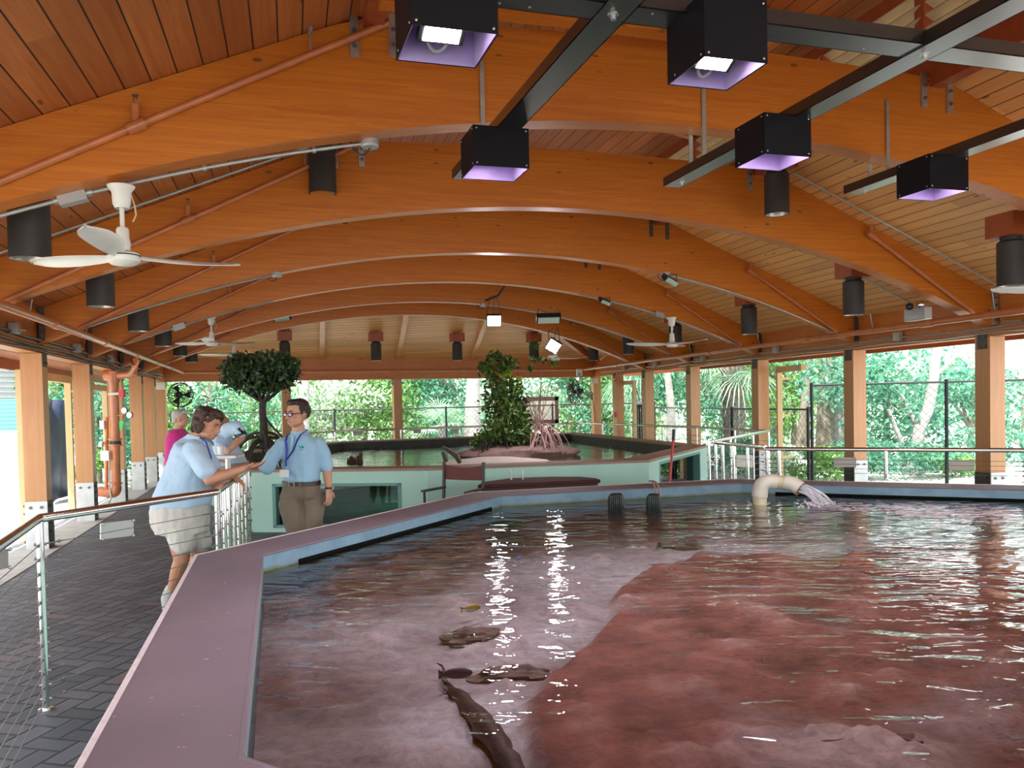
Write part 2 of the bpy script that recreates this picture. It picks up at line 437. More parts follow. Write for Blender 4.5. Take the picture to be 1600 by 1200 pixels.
def on_line(px, py, A, B):
    d = ray(px, py); A = V2(A); B = V2(B); n = Vector((-(B-A).y, (B-A).x)); t = n.dot(A)/(n.x*d.x+n.y*d.y); return Vector((d.x*t, d.y*t, d.z*t+H))
for px, lb in ((441, 'far wall timber post beside the man with glasses'), (616, 'far wall timber post in the middle of the far opening'), (776, 'far wall timber post half hidden by the island bush')):
    q = on_line(px, 640, L[6], R[7]).to_2d()
    put_post(q, fn, fd, lb, False)

# girders over the posts
def chain_bar(name, pts, w, z0, z1, off, mat, side):
    mb = MB()
    for a, bq in zip(pts, pts[1:]):
        a, bq = V2(a), V2(bq); d = (bq-a).normalized(); o_ = Vector((-d.y, d.x))*side*off
        mb.bar((*(a+o_-d*.06), (z0+z1)/2), (*(bq+o_+d*.06), (z0+z1)/2), w, z1-z0)
    q = obj(name, mb, mat); tag(q, kind='structure'); return q
Ll = [L[k] for k in range(-4, 7)]; Rl = [R[k] for k in range(-3, 8)]
chain_bar('trim_2', Ll, .20, 2.5, 3.1, .115, m_girder, 1)
chain_bar('trim_3', Rl, .20, 2.5, 3.1, .115, m_girder, -1)
chain_bar('trim_4', [L[6], R[7]], .20, 2.5, 3.12, .115, m_girder, 1)
chain_bar('trim_5', Ll, .06, 2.42, 2.70, 1.12, m_redwood, 1)
chain_bar('trim_6', Rl, .06, 2.50, 2.74, 1.12, m_redwood, -1)

# laminated arch beams
beam_words = {-3: 'arched orange timber beam above and behind the near tank rim', -2: 'arched orange timber beam over the near end of the near tank',
    -1: 'nearest wide arched orange beam crossing the whole view above the black lamp frame', 0: 'second arched orange beam, behind the big white ceiling fan',
    1: 'third arched orange beam, bare at its middle below the two small steel straps', 2: 'fourth arched orange beam with round grey conduit boxes on its underside',
    3: 'fifth arched orange beam, carrying the second white ceiling fans', 4: 'last arched orange beam before the brightened sloping boards of the far end'}
def beam_mesh(c0, c1, zb, zt, th, n=44):
    mb = MB(); pts = []
    cs = [c0+(c1-c0)*i/n for i in range(n+1)]
    vs = []
    for c in cs:
        for y in (-th/2, th/2): vs += [(c, y, zb(c)), (c, y, zt(c))]
    fs = []
    for i in range(n):
        a = i*4; e_ = a+4
        fs += [(a, e_, e_+1, a+1), (a+2, a+3, e_+3, e_+2), (a, a+2, e_+2, e_), (a+1, e_+1, e_+3, a+3)]
    fs += [(0, 1, 3, 2), (n*4, n*4+2, n*4+3, n*4+1)]
    return mb.add(vs, fs)
BMAT = {}
for k in range(-2, 5):
    mid, u, w = frame_k(k); hw = w/2
    q = obj('arched_beam', beam_mesh(-hw, hw, zbot, lambda c: ztop(c)-.005, .19), m_beam)
    q.matrix_world = Matrix.Translation((mid.x, mid.y, 0)) @ Matrix.Rotation(math.atan2(u.y, u.x), 4, 'Z')
    BMAT[k] = (mid, u)
    tag(q, beam_words[k], 'beam', 'laminated arch beams', 'thing')
    st = MB(); bo = MB()
    for sgn in (-1, 1):
        for dx in (-.14, .14):
            cc = sgn*2.5+dx
            st.box((cc, -.10, ztop(cc)-.13), (.062, .012, .30))
            for dz in (-.2, -.09): bo.cyl((cc, -.106, ztop(cc)+dz), (cc, -.122, ztop(cc)+dz), .017, 6)
    for sgn in (-1, 1):                            # hanger angles at the beam ends
        st.box((sgn*(hw-.04), -.11, 2.86), (.06, .05, .42))
        for dz in (-.15, -.05, .05, .15): bo.cyl((sgn*(hw-.05), -.135, 2.86+dz), (sgn*(hw-.05), -.15, 2.86+dz), .016, 6)
    obj('steel_strap', st, m_steel if k < 1 else m_shoed, q); obj('strap_bolt', bo, m_bolt, q)

# roof boards
def roof_sheet(name, rows, mat, thick=.05):
    """rows: list of rows of (point, (u, v))"""
    mb = MB(); uv = []; vs = [p for r in rows for p, _ in r]; n = len(rows[0]); fs = []
    for i in range(len(rows)-1):
        for j in range(n-1):
            f = (i*n+j, i*n+j+1, (i+1)*n+j+1, (i+1)*n+j); fs.append(f)
    flat = [t for r in rows for _, t in r]
    me = bpy.data.meshes.new(name); me.from_pydata([tuple(p) for p in vs], [], fs); l = me.uv_layers.new(name='uv')
    for pl in me.polygons:
        for li in pl.loop_indices: l.data[li].uv = flat[me.loops[li].vertex_index]
    me.materials.append(mat); o = link(name, me, None)
    if thick:
        m_ = o.modifiers.new('solid', 'SOLIDIFY'); m_.thickness = thick; m_.offset = 1 if me.polygons[0].normal.z > 0 else -1
    tag(o, kind='structure'); return o
ks = [-4+.25*i for i in range(33)]
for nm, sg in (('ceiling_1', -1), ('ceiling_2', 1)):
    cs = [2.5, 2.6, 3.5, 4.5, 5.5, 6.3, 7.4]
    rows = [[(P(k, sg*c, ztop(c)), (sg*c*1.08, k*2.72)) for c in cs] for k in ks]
    roof_sheet(nm, rows, m_plank if sg < 0 else m_plank_lit)
# hip end: corner triangles and far slope
TL, TR = P(4, -2.6, 4.53), P(4, 2.6, 4.53)
cl = Vector((*L[6], 3.12)); crn = Vector((*R[7], 3.12)); al, ar = P(4, -7.4, ztop(7.4)), P(4, 7.4, ztop(7.4))
def ext(pt, top, t): return pt+(pt-top)*t
cle, cre = ext(cl, TL, .22), ext(crn, TR, .22)
def tri_sheet(name, pts, mat, o, ud, vd):
    rows = [[(pts[0], 0), (pts[1], 0)], [(pts[3], 0), (pts[2], 0)]]
    rows = [[(p, ((p-o).dot(ud), (p-o).dot(vd))) for p, _ in r] for r in rows]
    return roof_sheet(name, rows, mat)
sl = ((cl+crn)/2-(TL+TR)/2).normalized()
tri_sheet('ceiling_3', [TL, TR, cre, cle], m_plank_lit, TL, sl, Vector((fd.x, fd.y, 0)))
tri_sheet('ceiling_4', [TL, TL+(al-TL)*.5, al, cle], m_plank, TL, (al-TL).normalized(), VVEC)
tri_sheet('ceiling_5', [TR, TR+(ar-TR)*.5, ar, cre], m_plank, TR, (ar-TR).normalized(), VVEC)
# rafters of the hip end
m_raft = wood('lit_rafter_timber', (.86, .46, .17), (.74, .34, .10), (.8, .8, 8), knots=False)  # brighter light at the far end put into the rafter colour
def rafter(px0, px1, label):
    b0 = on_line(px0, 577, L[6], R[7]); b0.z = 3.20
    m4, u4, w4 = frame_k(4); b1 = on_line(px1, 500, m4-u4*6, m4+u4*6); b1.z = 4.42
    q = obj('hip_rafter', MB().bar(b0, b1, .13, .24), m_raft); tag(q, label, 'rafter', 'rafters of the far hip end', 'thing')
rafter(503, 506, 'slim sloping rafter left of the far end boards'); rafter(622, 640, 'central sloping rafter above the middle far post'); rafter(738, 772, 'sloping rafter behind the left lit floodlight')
for a, bq, lb in ((cl, TL, 'left corner hip rafter'), (crn, TR, 'right corner hip rafter')):
    q = obj('hip_rafter', MB().bar(a-Vector((0, 0, .05)), bq-Vector((0, 0, .16)), .14, .26), m_girder); tag(q, lb+' rising from the corner post to the last arch', 'rafter', 'rafters of the far hip end', 'thing')

# raised monitor along the ridge
mb = MB(); mp_ = MB(); mt = MB(); ml = MB()
for k in range(-4, 4):
    for s in (-1, 1):
        a, bq = P(k, s*2.5, 0), P(k+1, s*2.5, 0)
        mb.bar(a+Vector((0, 0, 4.60)), bq+Vector((0, 0, 4.60)), .14, .30)
        mt.bar(a+Vector((0, 0, 5.40)), bq+Vector((0, 0, 5.40)), .14, .16)
        for t in (0, .5):
            p = a.lerp(bq, t); mp_.box((p.x, p.y, 5.05), (.15, .15, .62))
        d = (bq-a).normalized(); o_ = Vector((d.y, -d.x, 0))
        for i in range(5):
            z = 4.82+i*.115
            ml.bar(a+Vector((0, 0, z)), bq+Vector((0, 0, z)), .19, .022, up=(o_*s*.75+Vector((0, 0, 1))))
for nm, m_, mt_ in (('trim_7', mb, m_redwood), ('trim_8', mp_, m_redwood), ('trim_9', mt, m_redwood), ('trim_10', ml, plain('daylit_louver_slats', (.50, .42, .26), .6, 0, .15, 5))):  # the slats' light yellow stands for daylight coming through
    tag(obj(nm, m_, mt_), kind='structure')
kk = [-4+.5*i for i in range(17)]
for nm, sg in (('ceiling_6', -1), ('ceiling_7', 1)):
    roof_sheet(nm, [[(P(k, sg*c, 5.95-.17*c), (sg*c, k*2.72)) for c in (0, 1, 2, 3.1)] for k in kk], m_plank)
for k in (-4, 4):
    gb = MB().poly([P(k, -2.7, 4.5), P(k, 2.7, 4.5), P(k, 2.7, 5.5), P(k, 0, 5.95), P(k, -2.7, 5.5)])
    tag(obj('wall_far' if k == 4 else 'wall_near', gb, m_redwood), kind='structure')
mid, u = frame_k(-1.2)[:2]
q = obj('monitor_header', beam_mesh(-2.5, .15, lambda c: 4.42-.012*(c+1.3)**2, lambda c: 4.66-.012*(c+1.3)**2, .14, 16), m_beam)
q.matrix_world = Matrix.Translation((mid.x, mid.y, 0)) @ Matrix.Rotation(math.atan2(u.y, u.x), 4, 'Z')
tag(q, 'short arched header high behind the top of the black lamp frame', 'beam', None, 'thing')
for k in (-.55, .5, 1.5):
    rf = MB()
    for s in (-1, 1): rf.bar(P(k, s*2.5, 5.42), P(k, 0, 5.85), .1, .14)
    tag(obj('trim_%d' % (12+int(k*2+2)), rf, m_redwood), kind='structure')

# ------------------------------------------------------------------ tanks
def offset_poly(poly, d):
    out = []; n = len(poly)
    for i in range(n):
        a, b_, c = V2(poly[i-1]), V2(poly[i]), V2(poly[(i+1) % n])
        d1 = (b_-a).normalized(); d2 = (c-b_).normalized(); n1 = Vector((-d1.y, d1.x)); n2 = Vector((-d2.y, d2.x))
        bis = (n1+n2).normalized(); out.append(b_+bis*(d/bis.dot(n1)))
    return [tuple(p) for p in out]
def ring(mb, inner, outer, z0, z1):
    n = len(inner); vs = [(*p, z0) for p in inner]+[(*p, z0) for p in outer]+[(*p, z1) for p in inner]+[(*p, z1) for p in outer]
    fs = []
    for i in range(n):
        j = (i+1) % n
        fs += [(i, j, 2*n+j, 2*n+i), (n+j, n+i, 3*n+i, 3*n+j), (2*n+i, 2*n+j, 3*n+j, 3*n+i), (j, i, n+i, n+j)]
    return mb.add(vs, fs)
T1 = [(-.73, 2.22), (-1.54, 5.34), (.15, 8.47), (2.95, 9.18), (5.85, 7.72), (6.70, 4.65), (5.05, 1.70), (1.95, .47)]   # clockwise
T1o = offset_poly(T1, .40)
m, nt, b = newmat('mauve_coping'); v = mapping(nt)
c = ramp(nt, noise(nt, v, 1.2, 6), [(.3, (.185, .150, .185)), (.65, (.245, .200, .235))])
c = mix(nt, ramp(nt, noise(nt, v, 22, 3), [(.71, (0, 0, 0)), (.75, (.6, .6, .6))]), c, (.6, .55, .56))
nt.links.new(c, b.inputs['Base Color']); b.inputs['Roughness'].default_value = .6; bump(nt, b, noise(nt, v, 60, 3), .15, .003); m_coping = m
m, nt, b = newmat('blue_tank_paint'); v = mapping(nt); sp = N(nt, 'ShaderNodeSeparateXYZ'); nt.links.new(v, sp.inputs[0])
edge = math_(nt, 'ADD', sp.outputs[2], math_(nt, 'MULTIPLY', noise(nt, v, 6, 5), .05))
c = ramp(nt, noise(nt, v, 5, 5), [(.3, (.17, .29, .38)), (.7, (.24, .40, .50))])
alg = ramp(nt, edge, [(.655, (1, 1, 1)), (.685, (0, 0, 0))])
c = mix(nt, alg, c, (.16, .19, .05)); c = mix(nt, ramp(nt, edge, [(.600, (1, 1, 1)), (.640, (0, 0, 0))]), c, (.085, .10, .12))
nt.links.new(c, b.inputs['Base Color']); b.inputs['Roughness'].default_value = .5; m_blue = m
m_trimw = plain('chipped_white_edge', (.78, .74, .76), .6, 0, .1, 20)
m_seafoam = plain('seafoam_wall_paint', (.48, .78, .66), .5, 0, .05, 2)

tank = thing('display_tank', 'large octagonal near tank with mauve coping and blue inner wall', 'tank', (2.4, 4.8, 0))
w_ = MB(); ring(w_, T1, T1o, 0, .725); q = obj('wall_shell', w_, m_seafoam, tank)
w_ = MB(); ring(w_, offset_poly(T1, -.024), T1, -.12, .739); obj('inner_lining', w_, m_blue, tank)
w_ = MB(); ring(w_, offset_poly(T1, -.02), offset_poly(T1, .415), .725, .75); cp = obj('coping', w_, m_coping, tank); bevel(cp, .012)
w_ = MB(); ring(w_, offset_poly(T1, .408), offset_poly(T1, .432), .715, .753); bevel(obj('pale_outer_edge', w_, m_trimw, cp), .006)
w_ = MB(); ring(w_, offset_poly(T1, -.029), offset_poly(T1, -.010), .738, .753); bevel(obj('pale_inner_edge', w_, m_coping, cp), .006)
# dark overflow slot under the coping lip on three sides
sl_ = MB()
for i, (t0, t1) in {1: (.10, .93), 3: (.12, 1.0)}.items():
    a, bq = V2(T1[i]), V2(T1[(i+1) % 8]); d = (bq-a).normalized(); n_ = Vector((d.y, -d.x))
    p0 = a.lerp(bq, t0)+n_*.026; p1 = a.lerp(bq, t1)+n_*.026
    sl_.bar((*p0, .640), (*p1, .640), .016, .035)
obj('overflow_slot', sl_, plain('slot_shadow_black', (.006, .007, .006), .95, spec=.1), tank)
# floor of the tank: red algae mat and pale sand
NX = 200; x0, x1, y0, y1 = -1.7, 6.9, .3, 9.3
xs = np.linspace(x0, x1, NX); ys = np.linspace(y0, y1, NX); GX, GY = np.meshgrid(xs, ys)
rng = np.random.RandomState(4)
def fbm(X, Y, sc, oc=5, seed=0):
    out = np.zeros_like(X); amp = 1; r = np.random.RandomState(seed); tot = 0
    for o_ in range(oc):
        for _ in range(5):
            a = r.rand()*6.283; ph = r.rand()*6.283; f_ = sc*(2**o_)*(.7+.6*r.rand())
            out += amp*np.sin(f_*(X*math.cos(a)+Y*math.sin(a))+ph+1.7*np.sin(f_*.6*(X*math.sin(a)-Y*math.cos(a))+ph*2)); tot += amp
        amp *= .55
    return out/tot*2.2
BOT = .45
red_px = [(842, 1230), (822, 1160), (838, 1100), (880, 1060), (930, 1020), (948, 965), (980, 918), (1030, 893), (1120, 870), (1260, 884), (1400, 862), (1640, 850), (2300, 900), (2300, 1900), (842, 1900)]
red_w = [atZ(*p, BOT).to_2d() for p in red_px]
def sdist(X, Y, poly):
    d = np.full(X.shape, 1e9); ins = np.zeros(X.shape, bool); n = len(poly)
    for i in range(n):
        a, b_ = poly[i], poly[(i+1) % n]; ex, ey = b_[0]-a[0], b_[1]-a[1]
        wx, wy = X-a[0], Y-a[1]; t = np.clip((wx*ex+wy*ey)/(ex*ex+ey*ey+1e-9), 0, 1)
        d = np.minimum(d, np.hypot(wx-ex*t, wy-ey*t))
        c = ((a[1] > Y) != (b_[1] > Y)) & (X < (b_[0]-a[0])*(Y-a[1])/(b_[1]-a[1]+1e-12)+a[0]); ins ^= c
    return np.where(ins, d, -d)
sd_ = sdist(GX, GY, red_w)+fbm(GX, GY, 3.2, 5, 1)*.10
wr = np.clip(sd_/.05+.5, 0, 1)
sand = fbm(GX, GY, 1.6, 5, 2)
def blob(px, py, rx, ry):
    c = atZ(px, py, BOT); return np.exp(-(((GX-c.x)/rx)**2+((GY-c.y)/ry)**2))
pale = np.clip(.34+.60*sand+1.1*blob(760, 1130, .38, .35)+.5*blob(640, 1000, .8, .5)+.8*blob(960, 880, .9, .55)+.5*blob(880, 990, .4, .5)-.8*blob(540, 900, .9, .9)-.2*blob(440, 1000, .4, 1.2)-.5*blob(730, 1000, .25, .2), 0, 1)  # pale sand; whitish pools of lamp light on the bed painted in too
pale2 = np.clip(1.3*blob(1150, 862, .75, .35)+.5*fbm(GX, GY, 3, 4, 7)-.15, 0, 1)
speck = fbm(GX, GY, 9, 4, 9)
red = np.stack([.175+.09*speck, .074+.04*speck, .058+.03*speck], -1)
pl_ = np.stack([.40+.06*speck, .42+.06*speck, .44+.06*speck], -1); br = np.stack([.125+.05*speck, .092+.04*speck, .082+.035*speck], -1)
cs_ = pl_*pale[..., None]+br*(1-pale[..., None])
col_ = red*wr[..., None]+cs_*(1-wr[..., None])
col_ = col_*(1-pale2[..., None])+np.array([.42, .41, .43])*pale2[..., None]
reef = np.clip(blob(1330, 1210, .35, .22)*1.6+.5*speck-.2, 0, 1)
col_ = col_*(1-reef[..., None])+np.array([.40, .34, .33])*reef[..., None]
GZ = BOT+.02*speck+.06*wr+.07*reef*np.abs(speck)
vs = np.stack([GX, GY, GZ], -1).reshape(-1, 3)
idx = np.arange(NX*NX).reshape(NX, NX); fs = np.stack([idx[:-1, :-1], idx[:-1, 1:], idx[1:, 1:], idx[1:, :-1]], -1).reshape(-1, 4)
inb = sdist(GX[:-1, :-1]+.02, GY[:-1, :-1]+.02, [V2(p) for p in T1]).reshape(-1) > -.12; fs = fs[inb]
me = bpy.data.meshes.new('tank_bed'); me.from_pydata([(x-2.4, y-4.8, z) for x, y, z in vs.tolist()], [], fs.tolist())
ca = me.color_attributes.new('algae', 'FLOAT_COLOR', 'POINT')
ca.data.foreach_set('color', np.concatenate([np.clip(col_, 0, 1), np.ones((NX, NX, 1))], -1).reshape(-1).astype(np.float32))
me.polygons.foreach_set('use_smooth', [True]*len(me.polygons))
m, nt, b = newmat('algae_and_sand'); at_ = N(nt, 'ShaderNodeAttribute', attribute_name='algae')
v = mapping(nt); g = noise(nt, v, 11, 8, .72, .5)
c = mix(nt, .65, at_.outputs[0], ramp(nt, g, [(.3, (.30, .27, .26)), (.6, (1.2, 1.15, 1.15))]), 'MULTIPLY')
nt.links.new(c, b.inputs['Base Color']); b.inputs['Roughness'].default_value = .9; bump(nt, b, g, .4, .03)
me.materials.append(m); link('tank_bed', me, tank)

def water_mat(name, tint, s1=3.1, s2=8, st=.55, ior=1.33, dark=None):
    m = bpy.data.materials.new(name); m.use_nodes = True; nt = m.node_tree; nt.nodes.clear()
    out = N(nt, 'ShaderNodeOutputMaterial'); mx = N(nt, 'ShaderNodeMixShader'); tr = N(nt, 'ShaderNodeBsdfTransparent'); gl = N(nt, 'ShaderNodeBsdfGlossy')
    tr.inputs[0].default_value = (*tint, 1); gl.inputs['Roughness'].default_value = .015; gl.inputs[0].default_value = (1, 1, 1, 1)
    fr = N(nt, 'ShaderNodeFresnel'); fr.inputs[0].default_value = ior
    v = mapping(nt, (.62, 1.5, 1), (0, 0, .12)); h1 = noise(nt, v, s1, 2, .45, .9); h2 = noise(nt, mapping(nt, (.8, 1.3, 1), (0, 0, -.35)), s2, 2, .5, .7)
    hh = math_(nt, 'ADD', math_(nt, 'MULTIPLY', h1, .75), math_(nt, 'MULTIPLY', h2, .20))
    bp = N(nt, 'ShaderNodeBump'); bp.inputs['Strength'].default_value = st; bp.inputs['Distance'].default_value = .05
    nt.links.new(hh, bp.inputs['Height'])
    nt.links.new(bp.outputs[0], fr.inputs['Normal']); nt.links.new(bp.outputs[0], gl.inputs['Normal'])
    nt.links.new(fr.outputs[0], mx.inputs[0]); nt.links.new(tr.outputs[0], mx.inputs[1]); nt.links.new(gl.outputs[0], mx.inputs[2])
    nt.links.new(mx.outputs[0], out.inputs[0]); return m
def up_face(o):
    if o.data.polygons[0].normal.z < 0: o.data.flip_normals()
m_water = water_mat('rippled_water', (.94, .90, .90))
q = obj('water', MB().poly([(*p, .632) for p in offset_poly(T1, .003)][::-1]), m_water)
up_face(q); tag(q, 'rippled reddish water filling the near octagonal tank', 'water', None, 'stuff')

# sunken log, fish, rocks
def rock(name, c, r, seed, mat, parent=None, n=22, m_=14, amp=.18):
    rs = random.Random(seed); mb = MB(); mb.ell(c, r, None, n, m_); ph = [rs.random()*6 for _ in range(9)]
    c = Vector(c); out = []
    for p in mb.v:
        d = Vector(p)-c; q_ = Vector((d.x/r[0], d.y/r[1], d.z/r[2]))
        k = 1+amp*(math.sin(3*q_.x+ph[0])*math.cos(3.4*q_.y+ph[1])+.6*math.sin(6*q_.z+ph[2]+3*q_.x)+.45*math.sin(9*q_.y+ph[3]+5*q_.z)+.3*math.sin(14*q_.x+ph[4]))
        out.append(tuple(c+d*k))
    mb.v = out
    return obj(name, mb, mat, parent, smooth=True)
m_bark = plain('wet_dark_wood', (.035, .026, .020), .5, 0, .4, 14, .5)
m_rock = plain('brown_algae_rock', (.17, .12, .095), .8, 0, .35, 6, .6)
def zpt(px, py, z=BOT+.035): return atZ(px, py, z)
lg = MB(); pts = [(690, 1040), (697, 1068), (722, 1090), (752, 1128), (782, 1168), (812, 1215)]; rr = [.005, .009, .025, .046, .044, .03]
P_ = [zpt(*p) for p in pts]; fine = []; fr_ = []
for i in range(len(P_)-1):
    for t in (0, .25, .5, .75): fine.append(P_[i].lerp(P_[i+1], t)+Vector((.008*math.sin(7*i+9*t), .008*math.cos(5*i+8*t), 0))); fr_.append((rr[i]*(1-t)+rr[i+1]*t)*(1+.06*math.sin(4*i+6*t)))
fine.append(P_[-1]); fr_.append(rr[-1]); lg.tube(fine, fr_, 12)
lg.tube([zpt(697, 1068), zpt(686, 1055, BOT+.05)], [.01, .003], 6); lg.tube([zpt(690, 1040), zpt(682, 1036, BOT+.04)], [.006, .002], 6)
tag(obj('sunken_log', lg, m_bark, smooth=True), 'long dark tapering log lying under water in near tank foreground', 'log')
def fish(px, py, ang, Ls, mat, label):
    c = zpt(px, py, BOT+.09); R_ = Matrix.Rotation(ang, 3, 'Z'); mb = MB().ell(c, (Ls/2, Ls*.10, Ls*.2), R_, 14, 9)
    t0 = c+R_ @ Vector((-Ls*.42, 0, 0))
    t = thing('fish', label, 'fish', tuple(c)); obj('body', mb, mat, t, True)
    tb = MB(); tip = c+R_ @ Vector((-Ls*.68, 0, 0)); w = Vector((0, 0, Ls*.17)); s_ = R_ @ Vector((0, .004, 0))
    tb.add([t0-s_, t0+s_, tip+w-s_, tip+w+s_, tip-w-s_, tip-w+s_], [(0, 2, 4), (1, 5, 3), (0, 1, 3, 2), (0, 4, 5, 1), (2, 3, 5, 4)])
    obj('tail', tb, mat, t)
fish(738, 950, .5, .11, plain('olive_yellow_fish', (.34, .27, .05), .4, 0, .2, 20), 'small olive yellow fish swimming in the near tank beside lamp glints')
fish(716, 1052, .1, .13, plain('dark_blue_fish', (.03, .035, .07), .4, 0, .2, 20), 'dark slender fish just above the tip of the sunken log')
fish(812, 872, .9, .08, plain('violet_fish', (.25, .22, .65), .4, 0, .2, 20), 'tiny violet fish between the two rows of lamp glints')
for i, (px, py, r, lb) in enumerate([(735, 1000, (.20, .14, .06), 'flat brown rock under water left of the red algae bed'), (800, 1058, (.24, .09, .05), 'low brown rock under water right of the sunken log tip'),
        (1060, 856, (.26, .12, .07), 'brown rock with a hollow beneath shallow water near the strainers'), (1285, 1172, (.20, .12, .07), 'pale crusty reef rock at the bottom of the picture'),
        (1385, 1178, (.22, .11, .06), 'darker reef rock to the right of the crusty pale one'), (1165, 960, (.34, .16, .06), 'low mound coloured as brightly lit in the middle of the red algae bed')]):  # the mound's paler colour stands for the lamp light falling there
    c = zpt(px, py, BOT+.01); tag(rock('sunken_rock', tuple(c), (r[0]*.75, r[1]*.75, r[2]), i, plain('reef_%d' % i, (.30, .26, .25) if i in (3, 5) else (.12, .095, .082), .9, 0, .3, 12, .7), amp=.22), lb, 'rock', 'rocks under the near tank water')

# ---------------- white outlet pipe with falling water
def bez(pts, n=8):
    out = []
    P4 = [Vector(p) for p in pts]
    for i in range(n+1):
        t = i/n; out.append(P4[0]*(1-t)**3+P4[1]*3*t*(1-t)**2+P4[2]*3*t*t*(1-t)+P4[3]*t**3)
    return out
YP = 8.15
pp = thing('outlet_pipe', 'white plastic elbow pipe rising from water and pouring into tank', 'pipe', tuple(atY(1187, 795, YP)))
g = lambda x, y, dy=0: atY(x, y, YP+dy)
r_ = .069
obj('riser', MB().tube([g(1187, 806), g(1187, 770)], r_, 20), m_pvcy, pp, True)
obj('collar', MB().tube([g(1187, 776), g(1187.5, 769)], r_*1.14, 20), m_pvc, pp, True)
obj('elbow', MB().tube(bez([g(1187.5, 772), g(1188, 753), g(1197, 751), g(1212, 753)], 12), r_*1.1, 20), m_pvc, pp, True)
obj('coupling', MB().tube([g(1208, 752.5), g(1227, 754, -.03)], r_*.98, 20), m_pvcy, pp, True)
nz = MB(); e0 = g(1225, 753.5, -.03); e1 = g(1251, 764, -.12)
nz.tube([e0, g(1240, 757, -.07), e1], r_*1.1, 20, cap=False); obj('spout', nz, m_pvc, pp, True)
obj('spout_liner', MB().tube([e0, g(1240, 757, -.07), e1+(e1-e0)*.01], r_*.95, 20, cap=False), plain('orange_stained_bore', (.55, .25, .05), .4), pp, True)
m, nt, b = newmat('falling_water'); b.inputs['Base Color'].default_value = (.92, .90, .94, 1); b.inputs['Roughness'].default_value = .12; b.inputs['Transmission Weight'].default_value = .3; b.inputs['IOR'].default_value = 1.2; m_fall = m
rs = random.Random(5); jets = MB()
for i in range(46):
    s0 = e1+Vector(((rs.random()-.5)*.07, (rs.random()-.5)*.03, (rs.random()-.5)*.10))
    vx = .14+rs.random()*.20; dep = s0.z-.63; pts = []
    for j in range(9):
        t = j/8; pts.append(s0+Vector((vx*t, -.04*t+.008*math.sin(i+j), -dep*t*t)))
    jets.tube(pts, [.002+.0055*math.sin(.4+2.4*j/8)*(.5+rs.random()*.8) for j in range(9)], 6)
w = obj('falling_water', jets, m_fall, None, True); tag(w, 'sheet of water falling from the white pipe spout', 'water', None, 'stuff')
ft = MB(); m_foam = plain('aerated_water', (.66, .60, .66), .3, 0, .1, 20)
for i in range(420):
    t = rs.random()**.7; px = 1268+t*320+rs.gauss(0, 6); py = 789+t*16+rs.gauss(0, 3+4*t)
    c = atZ(px, py, .633); a = .015+rs.random()*.06
    ft.ell(c, (a, a*.20, .002), Matrix.Rotation(rs.gauss(.05, .2), 3, 'Z'), 8, 4)
for i in range(90):
    c = atZ(1272+rs.gauss(0, 13), 790+rs.gauss(0, 2.5), .634); ft.ell(c+Vector((0, 0, rs.random()*.03)), (.005+rs.random()*.010, .005, .004+rs.random()*.010), None, 7, 5)
ft.tube([atZ(1284, 790, .634), atZ(1290, 785, .66), atZ(1296, 779, .70)], [.012, .007, .003], 6)
tag(obj('foam', ft, m_foam, None, True), 'streaks of foam drifting right from the outlet pipe splash', 'foam', None, 'stuff')
# strainers
m_strain = plain('dark_green_black_plastic', (.018, .03, .026), .4, 0, .2, 10)
def strainer(px, py, rad, label, hang=False):
    c = atZ(px, py, .632); c.z = .632
    t = thing('intake_strainer', label, 'strainer', tuple(c), 0, 'intake strainers')
    rb = MB()
    for i in range(22):
        a = 2*math.pi*i/22; p = lambda r, z: c+Vector((r*math.cos(a), r*math.sin(a), z))
        rb.tube([p(rad*.98, -.005), p(rad*1.05, .04), p(rad*1.0, .09), p(rad*.8, .125)], .0075, 5)
    obj('ribs', rb, m_strain, t, True)
    obj('core', MB().lathe([(rad*.8, .0), (rad*.9, .03), (rad*.82, .08), (rad*.6, .115)], c, 20), m_blackp, t, True)
    obj('lid', MB().lathe([(rad*.86, .112), (rad*.86, .130), (rad*.7, .142), (.01, .145)], c, 20), m_strain, t, True)
strainer(963, 792, .078, 'dark ribbed intake strainer standing upright in the water, left one'.replace('left one', 'away from the hose'))
strainer(1022, 793, .070, 'dark ribbed intake strainer tied under the pink hose loop')
hp = []
for (x, y, z) in [(1026, 790, 8.30), (1027, 775, 8.35), (1024, 760, 8.5), (1018, 753, 8.95), (1013, 752, 9.15), (1012, 757, 9.1)]: hp.append(atY(x, y, z))
hs = MB().tube(bez([atY(1030, 790, 8.3), atY(1033, 755, 8.6), atY(1026, 750, 9.0), atY(1014, 752, 9.35)], 14), .011, 8)
hs.tube(bez([atY(1024, 788, 8.3), atY(1026, 758, 8.55), atY(1022, 751, 9.0), atY(1014, 752, 9.30)], 14), .009, 8)
tag(obj('hose', hs, plain('pinkish_hose', (.52, .33, .27), .5), None, True), 'thin pinkish hose looped over the coping down to the strainer', 'hose')
uh = MB().tube([atZ(1103, 783, .60), atZ(1130, 787, .58), atZ(1160, 793, .56), atZ(1187, 798, .54)], .022, 10)
tag(obj('underwater_hose', uh, plain('tan_hose', (.45, .33, .26), .5), None, True), 'tan hose just under water running towards the white pipe', 'hose')

